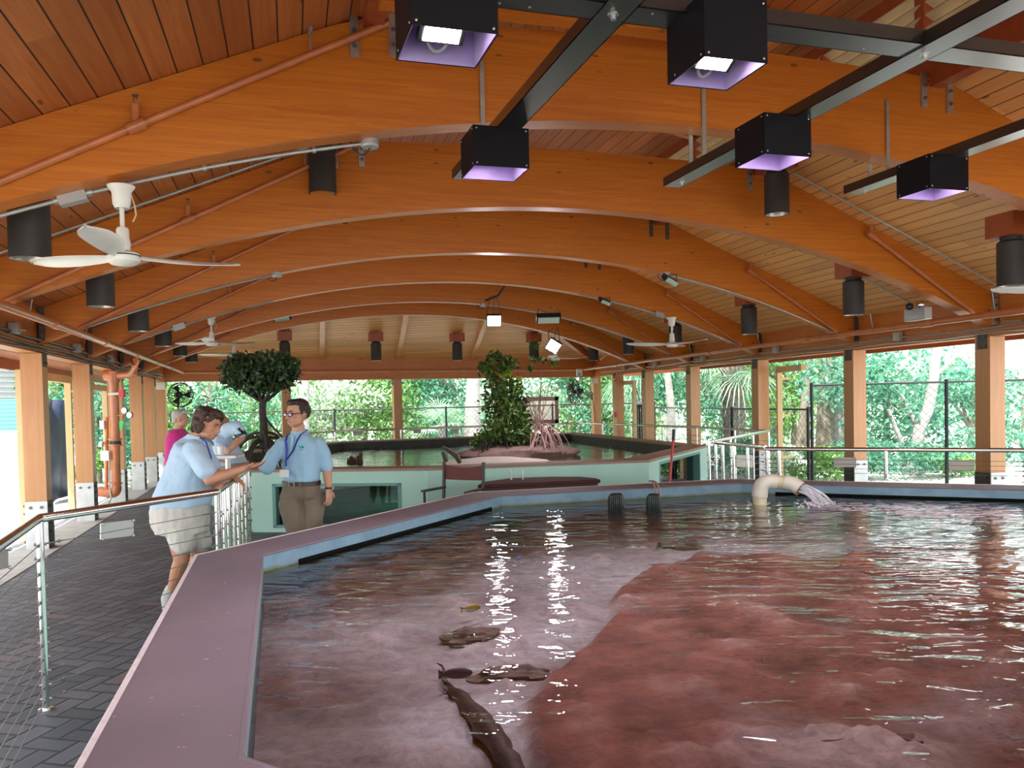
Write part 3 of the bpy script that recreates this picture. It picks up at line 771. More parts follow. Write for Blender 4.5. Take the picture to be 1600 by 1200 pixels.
# ---------------- second tank
T2 = [(-3.30, 11.12), (-5.30, 15.0), (-3.75, 19.6), (2.55, 21.9), (4.08, 14.5), (2.34, 11.32), (-.79, 10.75)]      # outer, clockwise
ZC = .88
T2i = offset_poly(T2, -.40)
tk = thing('round_viewing_tank', 'far seafoam green tank with island, windows and pinkish rim', 'tank', (-.5, 15.5, 0))
sh = MB()
def wall_seg(mb, A, B, z0, z1, th=.18, s0=0, s1=None):
    A, B = V2(A), V2(B); d = (B-A).normalized(); n_ = Vector((d.y, -d.x)); Lh = (B-A).length; s1 = Lh if s1 is None else s1
    a = A+d*s0+n_*th/2; b_ = A+d*s1+n_*th/2; mb.bar((*a, (z0+z1)/2), (*b_, (z0+z1)/2), th, z1-z0)
    return d, n_, Lh
def on_plane_s(px, py, A, B):
    q = on_line(px, py, A, B); d = (V2(B)-V2(A)).normalized(); return (q.to_2d()-V2(A)).dot(d), q.z
n2 = len(T2)
wins = {6: None, 5: None, 4: None}
def windowed(A, B, px0, px1, pyt, pyb, name_teal):
    s0, zt = on_plane_s(px0, pyt, A, B); s1, _ = on_plane_s(px1, pyt, A, B); _, zb = on_plane_s(px1, pyb, A, B)
    if s0 > s1: s0, s1 = s1, s0
    Lh = (V2(B)-V2(A)).length; zb = max(zb, .06)
    wall_seg(sh, A, B, 0, ZC-.04, .18, 0, s0); wall_seg(sh, A, B, 0, ZC-.04, .18, s1, Lh); wall_seg(sh, A, B, 0, zb, .18, s0, s1); wall_seg(sh, A, B, zt, ZC-.04, .18, s0, s1)
    d = (V2(B)-V2(A)).normalized(); n_ = Vector((d.y, -d.x))
    p = lambda s, z, o=.13: (*(V2(A)+d*s+n_*o), z)
    fr = MB()
    for (a_, b_) in ((p(s0, (zt+zb)/2, .09), p(s0+.05, (zt+zb)/2, .09)), (p(s1-.05, (zt+zb)/2, .09), p(s1, (zt+zb)/2, .09))): fr.bar(a_, b_, .19, zt-zb)
    for z in (zt-.02, zb+.02): fr.bar(p(s0, z, .09), p(s1, z, .09), .19, .04)
    f = obj('window_frame', fr, m_teal, tk)
    obj('pane', MB().bar(p(s0+.05, (zt+zb)/2, .12), p(s1-.05, (zt+zb)/2, .12), .02, zt-zb-.04), m_tankglass, f)
m_teal = plain('teal_window_frame', (.16, .38, .34), .5, 0, .06, 4)
m = bpy.data.materials.new('tank_window_glass'); m.use_nodes = True; nt = m.node_tree; nt.nodes.clear()
out = N(nt, 'ShaderNodeOutputMaterial'); mx = N(nt, 'ShaderNodeMixShader'); tr = N(nt, 'ShaderNodeBsdfTransparent'); gl = N(nt, 'ShaderNodeBsdfGlossy')
tr.inputs[0].default_value = (.30, .62, .56, 1); gl.inputs['Roughness'].default_value = .01; fr = N(nt, 'ShaderNodeFresnel'); fr.inputs[0].default_value = 1.9
nt.links.new(fr.outputs[0], mx.inputs[0]); nt.links.new(tr.outputs[0], mx.inputs[1]); nt.links.new(gl.outputs[0], mx.inputs[2]); nt.links.new(mx.outputs[0], out.inputs[0]); m_tankglass = m
for i in range(n2):
    A, B = T2[i-1], T2[i]
    # walls run clockwise: previous -> this
    if i == 0: windowed(T2[-1], T2[0], 425, 627, 756, 826, True)          # front-left face
    elif i == 5: windowed(T2[4], T2[5], 1030, 1094, 722, 775, True)       # front-right oblique face
    else: wall_seg(sh, A, B, 0, ZC-.04)
obj('wall_shell', sh, m_seafoam, tk)
m_rim = plain('pinkish_brown_rim', (.36, .24, .19), .55, 0, .12, 3, .1)
w_ = MB(); ring(w_, T2i, T2, ZC-.045, ZC); bevel(obj('coping', w_, m_rim, tk), .012)
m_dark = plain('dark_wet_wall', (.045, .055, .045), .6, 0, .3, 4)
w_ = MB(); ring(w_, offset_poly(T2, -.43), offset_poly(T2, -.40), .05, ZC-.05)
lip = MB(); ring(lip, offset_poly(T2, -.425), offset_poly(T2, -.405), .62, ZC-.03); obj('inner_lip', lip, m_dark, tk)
obj('bed', MB().prism(offset_poly(T2, -.2), .02, .06), plain('greenish_bed', (.55, .56, .44), .9, 0, .3, 2, .3), tk)
m_water2 = water_mat('pale_rippled_water', (.88, .92, .86), 3.4, 9, .30)
q = obj('water', MB().poly([(*p, .70) for p in offset_poly(T2, -.19)][::-1]), m_water2); up_face(q); tag(q, 'pale greenish water filling the far viewing tank', 'water', None, 'stuff')
# sloping sand bank in the far tank
c = atZ(740, 716, .66); sb = rock('sand_bank', (.10, 14.0, .60), (1.15, 1.2, .17), 3, plain('pale_sand', (.27, .235, .19), .9, 0, .2, 6, .4), None, 30, 16, .05)
tag(sb, 'pale sand bank sloping below water in front of the island', 'sand bank')
# stump, driftwood
st = thing('tree_stump', 'dark jagged broken stump poking out of the far tank', 'stump', tuple(atZ(555, 727, .70)))
sm = MB(); rs = random.Random(9); c = atZ(555, 726, .66)
for i in range(26):
    a = 2*math.pi*i/26; r = .09+.03*rs.random(); p = c+Vector((r*1.25*math.cos(a), r*math.sin(a), 0)); h_ = .11+.10*rs.random()+.05*math.cos(a)
    sm.tube([p, p+Vector((-.01*math.cos(a), 0, h_*.6)), p+Vector((.005, 0, h_))], [.024, .020, .006], 6)
obj('jagged_wood', sm, m_bark2 if 'm_bark2' in globals() else plain('mossy_brown_wood', (.09, .055, .03), .8, 0, .4, 15, .5), st, True)
dw = MB(); m_drift = plain('weathered_driftwood', (.10, .085, .06), .8, 0, .35, 12, .4)
dw.tube([atY(692, 698, 12.9), atY(704, 706, 12.8), atY(714, 713, 12.7), atY(718, 722, 12.6)], [.025, .04, .05, .035], 10)
tag(obj('driftwood', dw, m_drift, None, True), 'pale bent driftwood branch leaning towards the island', 'driftwood')
dw = MB().tube([atY(692, 706, 12.3), atY(697, 722, 12.3)], [.03, .036], 10)
tag(obj('driftwood', dw, m_drift, None, True), 'short upright driftwood peg left of the bent branch', 'driftwood')
# island
isl = rock('island_planter', (.62, 15.4, .74), (1.15, .60, .21), 12, plain('brown_planter_rock', (.16, .10, .085), .85, 0, .3, 5, .7), None, 40, 14, .06)
tag(isl, 'low brown rock island planter in the middle of the far tank', 'island')
# ------------------------------------------------------------------ sprinkler mains and branches
def wallpt(D, k, inw, z):
    k = max(min(k, max(D)-1e-6), min(D)); a = math.floor(k); p = lerpk(D, k) if k < max(D)-1e-3 else V2(D[max(D)])
    d = (V2(D[min(a+1, max(D))])-V2(D[a])).normalized() if a+1 in D else (V2(D[a])-V2(D[a-1])).normalized()
    n = Vector((d.y, -d.x)) if D is L else Vector((-d.y, d.x)); q = p+n*inw; return Vector((q.x, q.y, z))
def main_pipe(D, ks_, label, sgn):
    t = thing('sprinkler_main', label, 'pipe', tuple(wallpt(D, ks_[0], .50, 2.735)), 0, 'orange sprinkler mains')
    obj('pipe_run', MB().tube([wallpt(D, k, .50, 2.735) for k in ks_], .045, 12), m_copper, t, True)
    cb = MB()
    for k in ks_[1:-1]:
        a, b_ = wallpt(D, k-.04, .50, 2.735), wallpt(D, k+.04, .50, 2.735); cb.tube([a, b_], .057, 12)
    obj('coupling', cb, m_copper, t, True); return t
main_pipe(L, [-1.5, -.5, .5, 1.5, 2.5, 3.5, 4.5, 5.9], 'orange sprinkler main running under the left eave girder', 1)
main_pipe(R, [-1, .3, 1.2, 2.2, 3.4, 4.4, 5.4, 6.9], 'orange sprinkler main running under the right eave girder', 1)
t = thing('sprinkler_main', 'orange sprinkler main across the far end girder', 'pipe', tuple(wallpt(L, 5.9, .3, 2.74)), 0, 'orange sprinkler mains')
obj('pipe_run', MB().tube([wallpt(L, 5.85, .50, 2.735), wallpt(R, 6.85, .50, 2.735)], .04, 12), m_copper, t, True)
m_vpart = {}
def branch(k, side, c_in, c_out, zin, label):
    f = -.16       # just in front of the beam face
    mid, u, w = frame_k(k); n_ = Vector((u.y, -u.x, 0))*.15
    p = lambda c, z: Vector((mid.x+u.x*c, mid.y+u.y*c, z))+n_
    a, b_ = p(side*c_out, 2.80), p(side*c_in, zin)
    t = thing('sprinkler_branch', label, 'pipe', tuple(a), 0, 'orange sprinkler branches on the beams')
    obj('pipe_run', MB().tube([a, b_], .024, 10), m_copper, t, True)
    if side < 0:
        q = a.lerp(b_, (c_out-2.95)/(c_out-c_in)); hg = MB().bar(q, q+Vector((0, 0, .16)), .012, .012); hg.lathe([(.02, .15), (.02, .19)], tuple(q), 8); obj('pipe_hanger', hg, m_steel, t)
    for fr_ in (((c_out-4.1)/(c_out-c_in),) if side < 0 else (.97,)):
        q = a.lerp(b_, fr_)
        d = (b_-a).normalized()
        s_ = MB().tube([q-d*.06, q+d*.06], .040, 10); s_.tube([q, q+Vector((0, 0, .14))], .026, 10)
        f_ = obj('sprinkler_tee', s_, m_copper, t, True)
        h = MB(); top = q+Vector((0, 0, .14))
        h.tube([top, top+Vector((-.016, 0, .03)), top+Vector((0, 0, .06))], .004, 5); h.tube([top, top+Vector((.016, 0, .03)), top+Vector((0, 0, .06))], .004, 5); h.cyl(top+Vector((0, 0, .058)), top+Vector((0, 0, .064)), .02, 10)
        obj('sprinkler_head', h, m_bolt, f_)
    return t
nth = {-1: 'nearest', 0: 'second', 1: 'third', 2: 'fourth', 3: 'fifth', 4: 'sixth'}
for k in range(-1, 5):
    branch(k, -1, 2.4, 5.75, 4.48, 'orange sprinkler branch pipe climbing the left half of the %s arched beam' % nth[k])
    if k > -1: branch(k, 1, 4.05, 5.75, 3.80, 'short orange sprinkler branch on the right half of the %s arched beam' % nth[k])

# ------------------------------------------------------------------ conduits under beams
def conduit(k, c0, c1, label, box_at=None, cup_at=None, off=-.11, dz=-.02, r=.014):
    mid, u, w = frame_k(k); n_ = Vector((u.y, -u.x, 0))
    p = lambda c, e=0: Vector((mid.x+u.x*c, mid.y+u.y*c, zbot(c)+dz+e))-n_*off*1.0
    cs = [c0+(c1-c0)*i/16 for i in range(17)]
    t = thing('conduit', label, 'conduit', tuple(p(c0)), 0, 'grey electrical conduits under the beams')
    obj('tube_run', MB().tube([p(c) for c in cs], r, 8), m_conduit, t, True)
    cl_ = MB()
    for c in cs[2:-1:4]:
        a, b_ = p(c-.012), p(c+.012); cl_.tube([a, b_], r*1.7, 8)
    obj('conduit_clip', cl_, m_conduit, t, True)
    if box_at is not None:
        a = p(box_at); bx_ = MB(); d = (p(box_at+.1)-p(box_at-.1)).normalized(); bx_.bar(a-d*.09, a+d*.09, .09, .09); obj('conduit_body', bx_, m_grey, t)
        obj('fitting', MB().tube([a-d*.12, a+d*.13], r*1.9, 10), m_conduit, t, True)
    if cup_at is not None:
        a = p(cup_at); bevel(obj('round_box', MB().lathe([(.062, -.035), (.068, -.02), (.068, .03)], a, 20), m_grey, t), .004)
        cd_ = MB().tube(bez([a+Vector((0, 0, -.035)), a+Vector((-.02, 0, -.12)), a+Vector((-.12, 0, -.10)), a+Vector((-.14, 0, .01))]), .007, 6); obj('cord_loop', cd_, m_blackp, t, True)
    return t
conduit(-1, -5.6, -2.55, 'grey conduit curving under the nearest beam past the big white fan', -4.55, -2.52, off=.11)
conduit(1, -5.6, -3.35, 'grey conduit under the third beam, running left of the long arch', None, -3.3)
conduit(2, -5.6, -3.4, 'grey conduit with small box beside the second white fan at left', -4.9, None, r=.013)
conduit(1, 2.55, 5.7, 'long pale conduit on the right half of the third beam', None, 2.6)
conduit(2, 2.2, 5.7, 'pale conduit on right half of fourth beam beside the white fan', 3.9, None)
conduit(3, 1.0, 5.2, 'thin conduit on right half of the fifth beam', None, 1.0, r=.011)
def ceil_conduit(k, c0, c1, z0, z1, label):
    t = obj('conduit', MB().tube([P(k, c0, z0), P(k, c1, z1)], .014, 8), m_conduit, None, True); tag(t, label, 'conduit', 'grey conduits on the ceiling boards')
ceil_conduit(-.15, -5.9, -2.9, ztop(5.9)-.06, ztop(2.9)-.06, 'dark grey conduit on boards above the big fan')
ceil_conduit(-.15, 2.75, 5.9, ztop(2.75)-.06, ztop(5.9)-.06, 'straight grey conduit crossing the boards from the right centre can light')
ceil_conduit(.42, 4.7, 5.95, ztop(4.7)-.06, ztop(5.95)-.06, 'short conduit from can light to the emergency lamp box')
# wall conduits and boxes along the girders
def wall_run(D, z, inw, r, label, k0, k1):
    t = obj('conduit', MB().tube([wallpt(D, k0+(k1-k0)*i/24, inw+.008*math.sin(i*2.1), z+.012*math.sin(i*1.7)) for i in range(25)], r, 8), m_conduit if D is R else m_shoed, None, True)
    tag(t, label, 'conduit', 'conduits along the girders')
wall_run(R, 2.62, .03, .016, 'upper grey conduit along the right girder', -.8, 6.6); wall_run(R, 2.54, .03, .016, 'lower pale conduit along the right girder', -.8, 4.2)
wall_run(L, 2.66, .03, .020, 'upper dark conduit along the left girder', -.9, 5.6); wall_run(L, 2.58, .03, .018, 'middle dark conduit along the left girder', -.9, 5.6); wall_run(L, 2.52, .03, .014, 'lowest thin conduit along the left girder', -.9, 4)
def jbox(D, k, z, label, s=.10, mat=None):
    a, b_ = wallpt(D, k-.02, .05, z), wallpt(D, k+.02, .05, z); t = thing('junction_box', label, 'junction box', tuple(a), 0, 'grey junction boxes on the girders')
    bevel(obj('box_body', MB().bar(a, b_, .09, s*1.3), mat or m_grey, t), .006); obj('cover_plate', MB().bar(a+(b_-a)*.1+(wallpt(D, k, .10, z)-wallpt(D, k, .05, z)), b_+(wallpt(D, k, .10, z)-wallpt(D, k, .05, z)), .006, s*1.1), m_conduit, t)
    obj('drop_tube', MB().tube([wallpt(D, k+.05, .05, z), wallpt(D, k+.16, .05, z+.02), wallpt(D, k+.2, .06, z+.2), wallpt(D, k+.2, .10, z+.42)], .010, 6), m_conduit, t, True)
for k, z, lb in ((.75, 2.66, 'junction box on right girder nearest the picture edge'), (1.6, 2.64, 'junction box on right girder right of the post beside tall fence'), (2.75, 2.66, 'junction box on right girder above the cream door frame'),
                 (3.75, 2.66, 'junction box on right girder above the big palm'), (4.7, 2.66, 'junction box on right girder above the litter bin'), (5.6, 2.66, 'junction box on right girder beside the red alarm boxes')): jbox(R, k, z, lb)
for k, z, lb in ((.55, 2.7, 'junction box on left girder near the picture edge'), (1.62, 2.68, 'junction box on left girder between the two nearest posts'), (2.55, 2.68, 'junction box on left girder above the orange standpipe')): jbox(L, k, z, lb)

# ------------------------------------------------------------------ can lights
can = local('can_downlight', 'x', 'downlight', 'dark cylinder downlights')
obj('can_body', MB().lathe([(.13, .0), (.14, .0), (.14, .46), (.12, .48)], (0, 0, 0), 28, None, False), m_lamp, can, True)
obj('reflector', MB().lathe([(.135, .0), (.118, .004), (.09, .10), (.04, .16), (.001, .16)], (0, 0, 0), 28, None, False), m_lampin, can, True)
obj('canopy_cap', MB().lathe([(.10, .47), (.10, .50), (.11, .50), (.11, .53), (.001, .53)], (0, 0, 0), 24, None, False), m_lamp, can, True)
obj('mount_block', MB().box((0, 0, .64), (.34, .34, .24)), m_redwood, can)
LX = [(-3.27, 5.8), (-4.06, 8.5), (-4.83, 11.2), (-5.57, 13.9), (-6.27, 16.5), (-6.85, 18.7)]
wordsL = ['large dark can light at left edge behind the big fan blade', 'dark can light just right of and below the big fan hub', 'dark can light left of the conduit under the third beam', 'dark can light beside the second left fan conduit', 'dark can light partly above the second left fan blade', 'smallest dark can light of the left row']
RX = [(5.66, 8.5), (5.23, 11.2), (4.76, 14.2), (4.17, 17.2), (3.59, 19.6), (3.1, 22.3)]
wordsR = ['dark can light at the right picture edge behind a fan blade', 'dark can light on a red block above the emergency lamp box', 'dark can light above the palm, under the long right conduit', 'dark can light behind the white fan on the right', 'dark can light left of the white fan on the right side', 'small dark can light by the far right corner']
first = True
for (x, y), lb in list(zip(LX, wordsL))+list(zip(RX, wordsR)):
    place(can, first, (x, y, 2.86), ANG, lb); first = False
place(can, False, (-1.62, 8.3, 3.95), ANG, 'dark can light high in the centre left of the black lamp box')
place(can, False, (3.5, 9.4, 3.88), ANG, 'dark can light just under the fourth black lamp box, high on the right')
for px, lb in ((435, 'far end can light above the round-crowned mangrove tree'), (568, 'far end can light between the left and central sloping rafters'), (687, 'far end can light right of the central sloping rafter'), (800, 'far end can light half hidden behind the tall island bush')):
    q = on_line(px, 560, L[6], R[7]); n_ = Vector((fd.y, -fd.x)); place(can, False, (q.x+n_.x*1.7, q.y+n_.y*1.7, 2.95), ANG+.1, lb)

# ------------------------------------------------------------------ ceiling fans
fan = local('ceiling_fan', 'x', 'ceiling fan', 'white three-blade ceiling fans')      # origin at the motor centre
obj('canopy', MB().lathe([(.045, .33), (.058, .36), (.062, .44), (.088, .475), (.09, .482), (.001, .482)], (0, 0, 0), 24, None, False), m_white, fan, True)
obj('downrod', MB().cyl((0, 0, .20), (0, 0, .34), .016, 12), m_white, fan, True)
obj('coupling_cover', MB().lathe([(.045, .045), (.05, .10), (.042, .13), (.042, .185), (.034, .2), (.001, .2)], (0, 0, 0), 20, None, False), m_white, fan, True)
mo = obj('motor_housing', MB().lathe([(.001, -.055), (.08, -.05), (.105, -.03), (.108, .0), (.104, .022), (.07, .04), (.001, .045)], (0, 0, 0), 32, None, False), m_white, fan, True)
obj('motor_band', MB().lathe([(.109, .004), (.110, .008), (.109, .012)], (0, 0, 0), 32, None, False), m_blackp, mo)
def blade_mesh(a):
    mb = MB(); n = 14; vs = []; fs = []
    for i in range(n+1):
        t = i/n; r = .09+.74*t; w = .05+.105*math.sin(min(1, t*1.05)*math.pi*.66)
        if t > .8: w *= math.sqrt(max(0.01, 1-((t-.8)/.2)**2))
        tw = .42-.30*t
        for s in (-1, -.33, .33, 1):
            y = s*w*.60+.03*math.sin(t*3); z = s*w*.62*math.sin(tw)*.9+.018*(1-s*s)-.01*t+.03*t*t
            for dz in (0, .004):
                vs.append((r, y, z+dz))
    for i in range(n):
        for j in range(3):
            b0 = i*8+j*2; b1 = b0+8
            fs += [(b0, b1, b1+2, b0+2), (b0+1, b0+3, b1+3, b1+1)]
        fs += [(i*8, i*8+1, i*8+9, i*8+8), (i*8+6, i*8+14, i*8+15, i*8+7)]
    fs += [(0, 2, 3, 1), (2, 4, 5, 3), (4, 6, 7, 5)]; e = n*8; fs += [(e, e+1, e+3, e+2), (e+2, e+3, e+5, e+4), (e+4, e+5, e+7, e+6)]
    R_ = Matrix.Rotation(a, 3, 'Z'); mb.add([R_ @ Vector(p) for p in vs], fs); return mb
for i in range(3): obj('blade', blade_mesh(i*2*math.pi/3), m_white, fan, True, angle=60)
obj('pull_cord', MB().tube([(.06, 0, .44), (.085, 0, .36), (.092, 0, .30), (.07, 0, .25)], .006, 6), m_cream, fan, True)
def put_fan(first, px, py, Y, rz, lb):
    p = atY(px, py, Y); place(fan, first, tuple(p), rz, lb)
put_fan(True, 193, 402, 5.45, math.radians(40), 'big white ceiling fan at upper left with blades spread wide')
put_fan(False, 331, 536, 14.6, math.radians(40), 'white ceiling fan over the tree, nearer one above the crown at left')
put_fan(False, 366, 555, 18.6, math.radians(70), 'small white ceiling fan partly hidden behind the tree crown')
put_fan(False, 1050, 538, 14.4, math.radians(62), 'white ceiling fan on the right with one broad upturned blade')
put_fan(False, 1690, 452, 7.6, math.radians(176), 'white fan at right edge showing only one blade tip')
put_fan(False, 868, 560, 19.5, math.radians(15), 'white fan far behind the right lit floodlight')

# ------------------------------------------------------------------ black steel lamp frame
fr_ = thing('lamp_frame', 'large black steel channel frame hanging under the nearest beam', 'frame', (1.5, 4.1, 3.6))
ZF = 3.60
o_A = atZ(940, 18, ZF); dA = (atZ(1445, 82, ZF)-o_A); dA.z = 0; dA.normalize(); dV = Vector((-dA.y, dA.x, 0))
def chan(a, b_, wdt=.17, h_=.075):
    mb = MB(); a = Vector(a); b_ = Vector(b_); d = (b_-a).normalized(); n_ = Vector((-d.y, d.x, 0))
    mb.bar(a+Vector((0, 0, .003)), b_+Vector((0, 0, .003)), wdt, .006)
    for s in (-1, 1): mb.bar(a+n_*s*(wdt/2-.003)+Vector((0, 0, h_/2)), b_+n_*s*(wdt/2-.003)+Vector((0, 0, h_/2)), .006, h_)
    return mb
obj('cross_channel', chan(o_A-dA*1.35, o_A+dA*5.0), m_black, fr_)
sC = atZ(722, 279, ZF); sB = atZ(1050, 291, ZF); sD = atZ(1330, 303, ZF)
bolts = MB()
for s_, ln in ((sC, 3.3), (sB, 4.4), (sD, 4.4)):
    obj('long_channel', chan(s_-Vector((0, 0, .007)), s_-dV*ln-Vector((0, 0, .007))), m_black, fr_)
    hit = s_-dV*((s_-o_A).dot(dV)); 
    for q in (s_-dV*.16, hit):
        bolts.lathe([(.028, -.012), (.028, 0)], (q.x, q.y, ZF), 6); bolts.lathe([(.014, -.034), (.014, -.01)], (q.x, q.y, ZF), 10)
    for e_ in (.62, .75):
        for sd2 in (-1, 1):
            q = s_-dV*(1.35+e_*.5-.3)+dA*.05*sd2; bolts.ell((q.x, q.y, ZF), (.008, .008, .005), None, 8, 5)
for tt in (-.5, -.35, .25, .5, 1.55, 1.72):
    q = o_A+dA*tt+dV*(.04 if int(tt*10) % 2 else -.04); bolts.ell((q.x, q.y, ZF), (.008, .008, .005), None, 8, 5)
obj('frame_bolt', bolts, m_steel, fr_, True)
stp = MB(); midb, ub = frame_k(-1)[:2]; nb = Vector((ub.y, -ub.x, 0))
for s_ in (sC, sB, sD):
    tcr = ((Vector((midb.x, midb.y, 0))-s_).dot(nb))/(-dV.dot(nb)); base = s_-dV*tcr
    for sd2, cz in ((1, 4.30), (-1, 4.30)):
        q = base+nb*sd2*.105; stp.bar((q.x, q.y, 3.60), (q.x, q.y, cz), .035, .006, up=nb)
obj('hanger_strap', stp, m_steel, fr_)
m_boxin = plain('lamp_box_black', (.007, .006, .008), .5, 0, .1, 5, spec=.12)
m_boxglow = plain('lamp_box_glow_colour', (.42, .33, .58), .35, .2, .1, 5)  # lavender lamp glow inside the black boxes, put into the colour of added sheets
spots = []
def lampbox(px, py, wdt, dep, hgt, label, on=1.0, flip=False):
    zb = 3.335; c0 = atZ(px, py, zb); a = c0; t = thing('grow_light_box', label, 'light box', tuple(c0+dA*wdt/2+dV*dep/2+Vector((0, 0, 0))), 0, 'black grow-light boxes')
    p = lambda u_, v_, z: c0+dA*u_+dV*v_+Vector((0, 0, z))
    mb = MB(); th = .004
    for (u0, v0, u1, v1) in ((0, 0, wdt, 0), (0, dep, wdt, dep)): mb.bar(p(u0, v0, hgt/2), p(u1, v1, hgt/2), th, hgt)
    for u0 in (0, wdt): mb.bar(p(u0, 0, hgt/2), p(u0, dep, hgt/2), th, hgt)
    mb.bar(p(0, dep/2, hgt-.002), p(wdt, dep/2, hgt-.002), dep, .004)
    obj('shade_box', mb, m_boxin, t)
    li = MB(); e_ = .006
    for (u0, v0, u1, v1) in ((e_, e_, wdt-e_, e_), (e_, dep-e_, wdt-e_, dep-e_)): li.bar(p(u0, v0, hgt/2), p(u1, v1, hgt/2), .003, hgt-.004)
    for u0 in (e_, wdt-e_): li.bar(p(u0, e_, hgt/2), p(u0, dep-e_, hgt/2), .003, hgt-.004)
    obj('painted_glow', li, m_boxglow, t)
    rv = MB()
    for u_ in (.02, wdt-.02):
        for z in (.02, hgt-.02): rv.ell(p(u_, -.003, z), (.006, .004, .006), None, 8, 5); rv.ell(p(-.003, u_*.8+.01, z), (.004, .006, .006), None, 8, 5)
    obj('rivet', rv, m_steel, t)
    lz = .045 if on == 1.0 else .12; Rz = Matrix((dA, dV, Vector((0, 0, 1)))).transposed()
    tilt = Matrix.Rotation(math.radians(-26), 3, dA)
    c = p(wdt*.45, dep*.46, lz)
    f = obj('floodlight', MB().box(c+Vector((0, 0, .03)), (.21, .12, .045), tilt @ Rz), m_blackp, t)
    obj('led_panel', MB().box(c+Vector((0, 0, .004)), (.165, .075, .006), tilt @ Rz), m_led, f)
    rr_ = MB()
    for i in range(6): rr_.ell(p(wdt*.45-.07+.028*i, dep*.46-.064, lz+.018), (.008, .005, .006), None, 8, 5)
    obj('red_led', rr_, m_ledred, f)
    y_ = MB().tube(bez([p(wdt*.30, dep*.62, lz+.03), p(wdt*.36, dep*.86, lz-.03), p(wdt*.55, dep*.88, lz-.03), p(wdt*.60, dep*.66, lz+.03)], 10), .008, 8); obj('power_cord', y_, m_grey, t, True)
    ld = bpy.data.lights.new('lamp_light', 'SPOT'); ld.energy = 105*on; ld.spot_size = math.radians(112); ld.spot_blend = 1; ld.color = (1, .90, 1); ld.shadow_soft_size = .06
    lo = bpy.data.objects.new('lamp_light', ld); COL.objects.link(lo); lo.parent = t; lo.location = (c-Vector((0, 0, .03)))-t.location
    lo.rotation_euler = ((-Vector((0, 0, -1)))).to_track_quat('Z', 'Y').to_euler(); return t
lampbox(643, 38, .38, .36, .30, 'first black grow-light box, lit, at the top beside the frame end')
lampbox(1101, 88, .34, .34, .30, 'lit black grow-light box at top right of centre, on the cross channel')
lampbox(741, 258, .39, .33, .27, 'black grow-light box hanging low in the middle, left channel end', 1.2)
lampbox(1195, 240, .36, .33, .27, 'black grow-light box on the middle channel above the bronze can light', 1.2)
lampbox(1453, 294, .38, .33, .27, 'rightmost hanging black grow-light box with dim purple inside', 1.2)

# ------------------------------------------------------------------ far floodlights
def flood(px, py, Y, top, label, lit=True, w=.33, h_=.27, roll=0, yaw=.1, pit=.3):
    c = atY(px, py, Y); t = thing('floodlight', label, 'floodlight', tuple(c), 0, 'hanging floodlights')
    R_ = Matrix.Rotation(yaw, 3, 'Z') @ Matrix.Rotation(pit, 3, 'X') @ Matrix.Rotation(roll, 3, 'Y')
    bevel(obj('lamp_case', MB().box(c, (w, .10, h_), R_), m_blackp, t), .012)
    obj('lens', MB().box(c+R_ @ Vector((0, -.054, 0)), (w*.86, .012, h_*.82), R_), m_flood if lit else m_lens, t)
    fi = MB()
    for i in range(7): fi.box(c+R_ @ Vector((-w*.4+w*.8*i/6, .07, 0)), (.008, .05, h_*.8), R_)
    obj('cooling_fin', fi, m_blackp, t)
    br_ = MB()
    for s in (-1, 1): br_.tube([c+R_ @ Vector((s*w*.5, 0, h_*.2)), c+Vector((s*w*.4, 0, h_*1.0)), top+Vector((s*.05, 0, 0))], .010, 6)
    br_.tube([c+Vector((0, 0, h_*.4)), top+Vector((.03, 0, 0))], .007, 6); obj('bracket', br_, m_shoed, t, True)
    if lit:
        ld = bpy.data.lights.new('flood_light', 'SPOT'); ld.energy = 200; ld.spot_size = math.radians(100); ld.spot_blend = .8; ld.color = (1, .9, 1); ld.shadow_soft_size = .12
        lo = bpy.data.objects.new('flood_light', ld); COL.objects.link(lo); lo.parent = t; lo.location = R_ @ Vector((0, -.09, 0))
        d = Vector((0, -.15, -1)); lo.rotation_euler = (-d).to_track_quat('Z', 'Y').to_euler()
m_lens = plain('unlit_lens', (.45, .60, .52), .12, .1, .05, 6)
flood(772, 500, 14.5, atY(770, 462, 14.5), 'lit floodlight hanging over the island, the one left of the other', True, .27, .21, 0, .05, .40)
flood(865, 540, 14.5, atY(868, 512, 14.7), 'lit tilted floodlight hanging over the island beside the white fan', True, .24, .23, .6, -.2, .35)
arm = MB().tube([atY(758, 470, 14.5), atY(778, 462, 14.5), atY(789, 447, 14.5)], .022, 8)
obj('support_arm', arm, m_blackp, bpy.data.objects['floodlight'], True)
flood(857, 497, 13.6, atY(860, 488, 13.6), 'unlit dark floodlight with greenish lens right above the lit one', False, .42, .16, 0, 0, .9)
flood(441, 496, 18.2, atY(437, 486, 18.2), 'unlit floodlight with pale lens under the last arch at left', False, .40, .14, -.15, 0, .7)
flood(1047, 438, 11.0, atY(1040, 430, 11.0), 'small unlit floodlight left of the round conduit box at right', False, .23, .08, .42, .3, .6)
flood(945, 471, 14.0, atY(940, 465, 14.0), 'smallest unlit floodlight tucked under the fifth beam', False, .22, .07, .35, .3, .6)

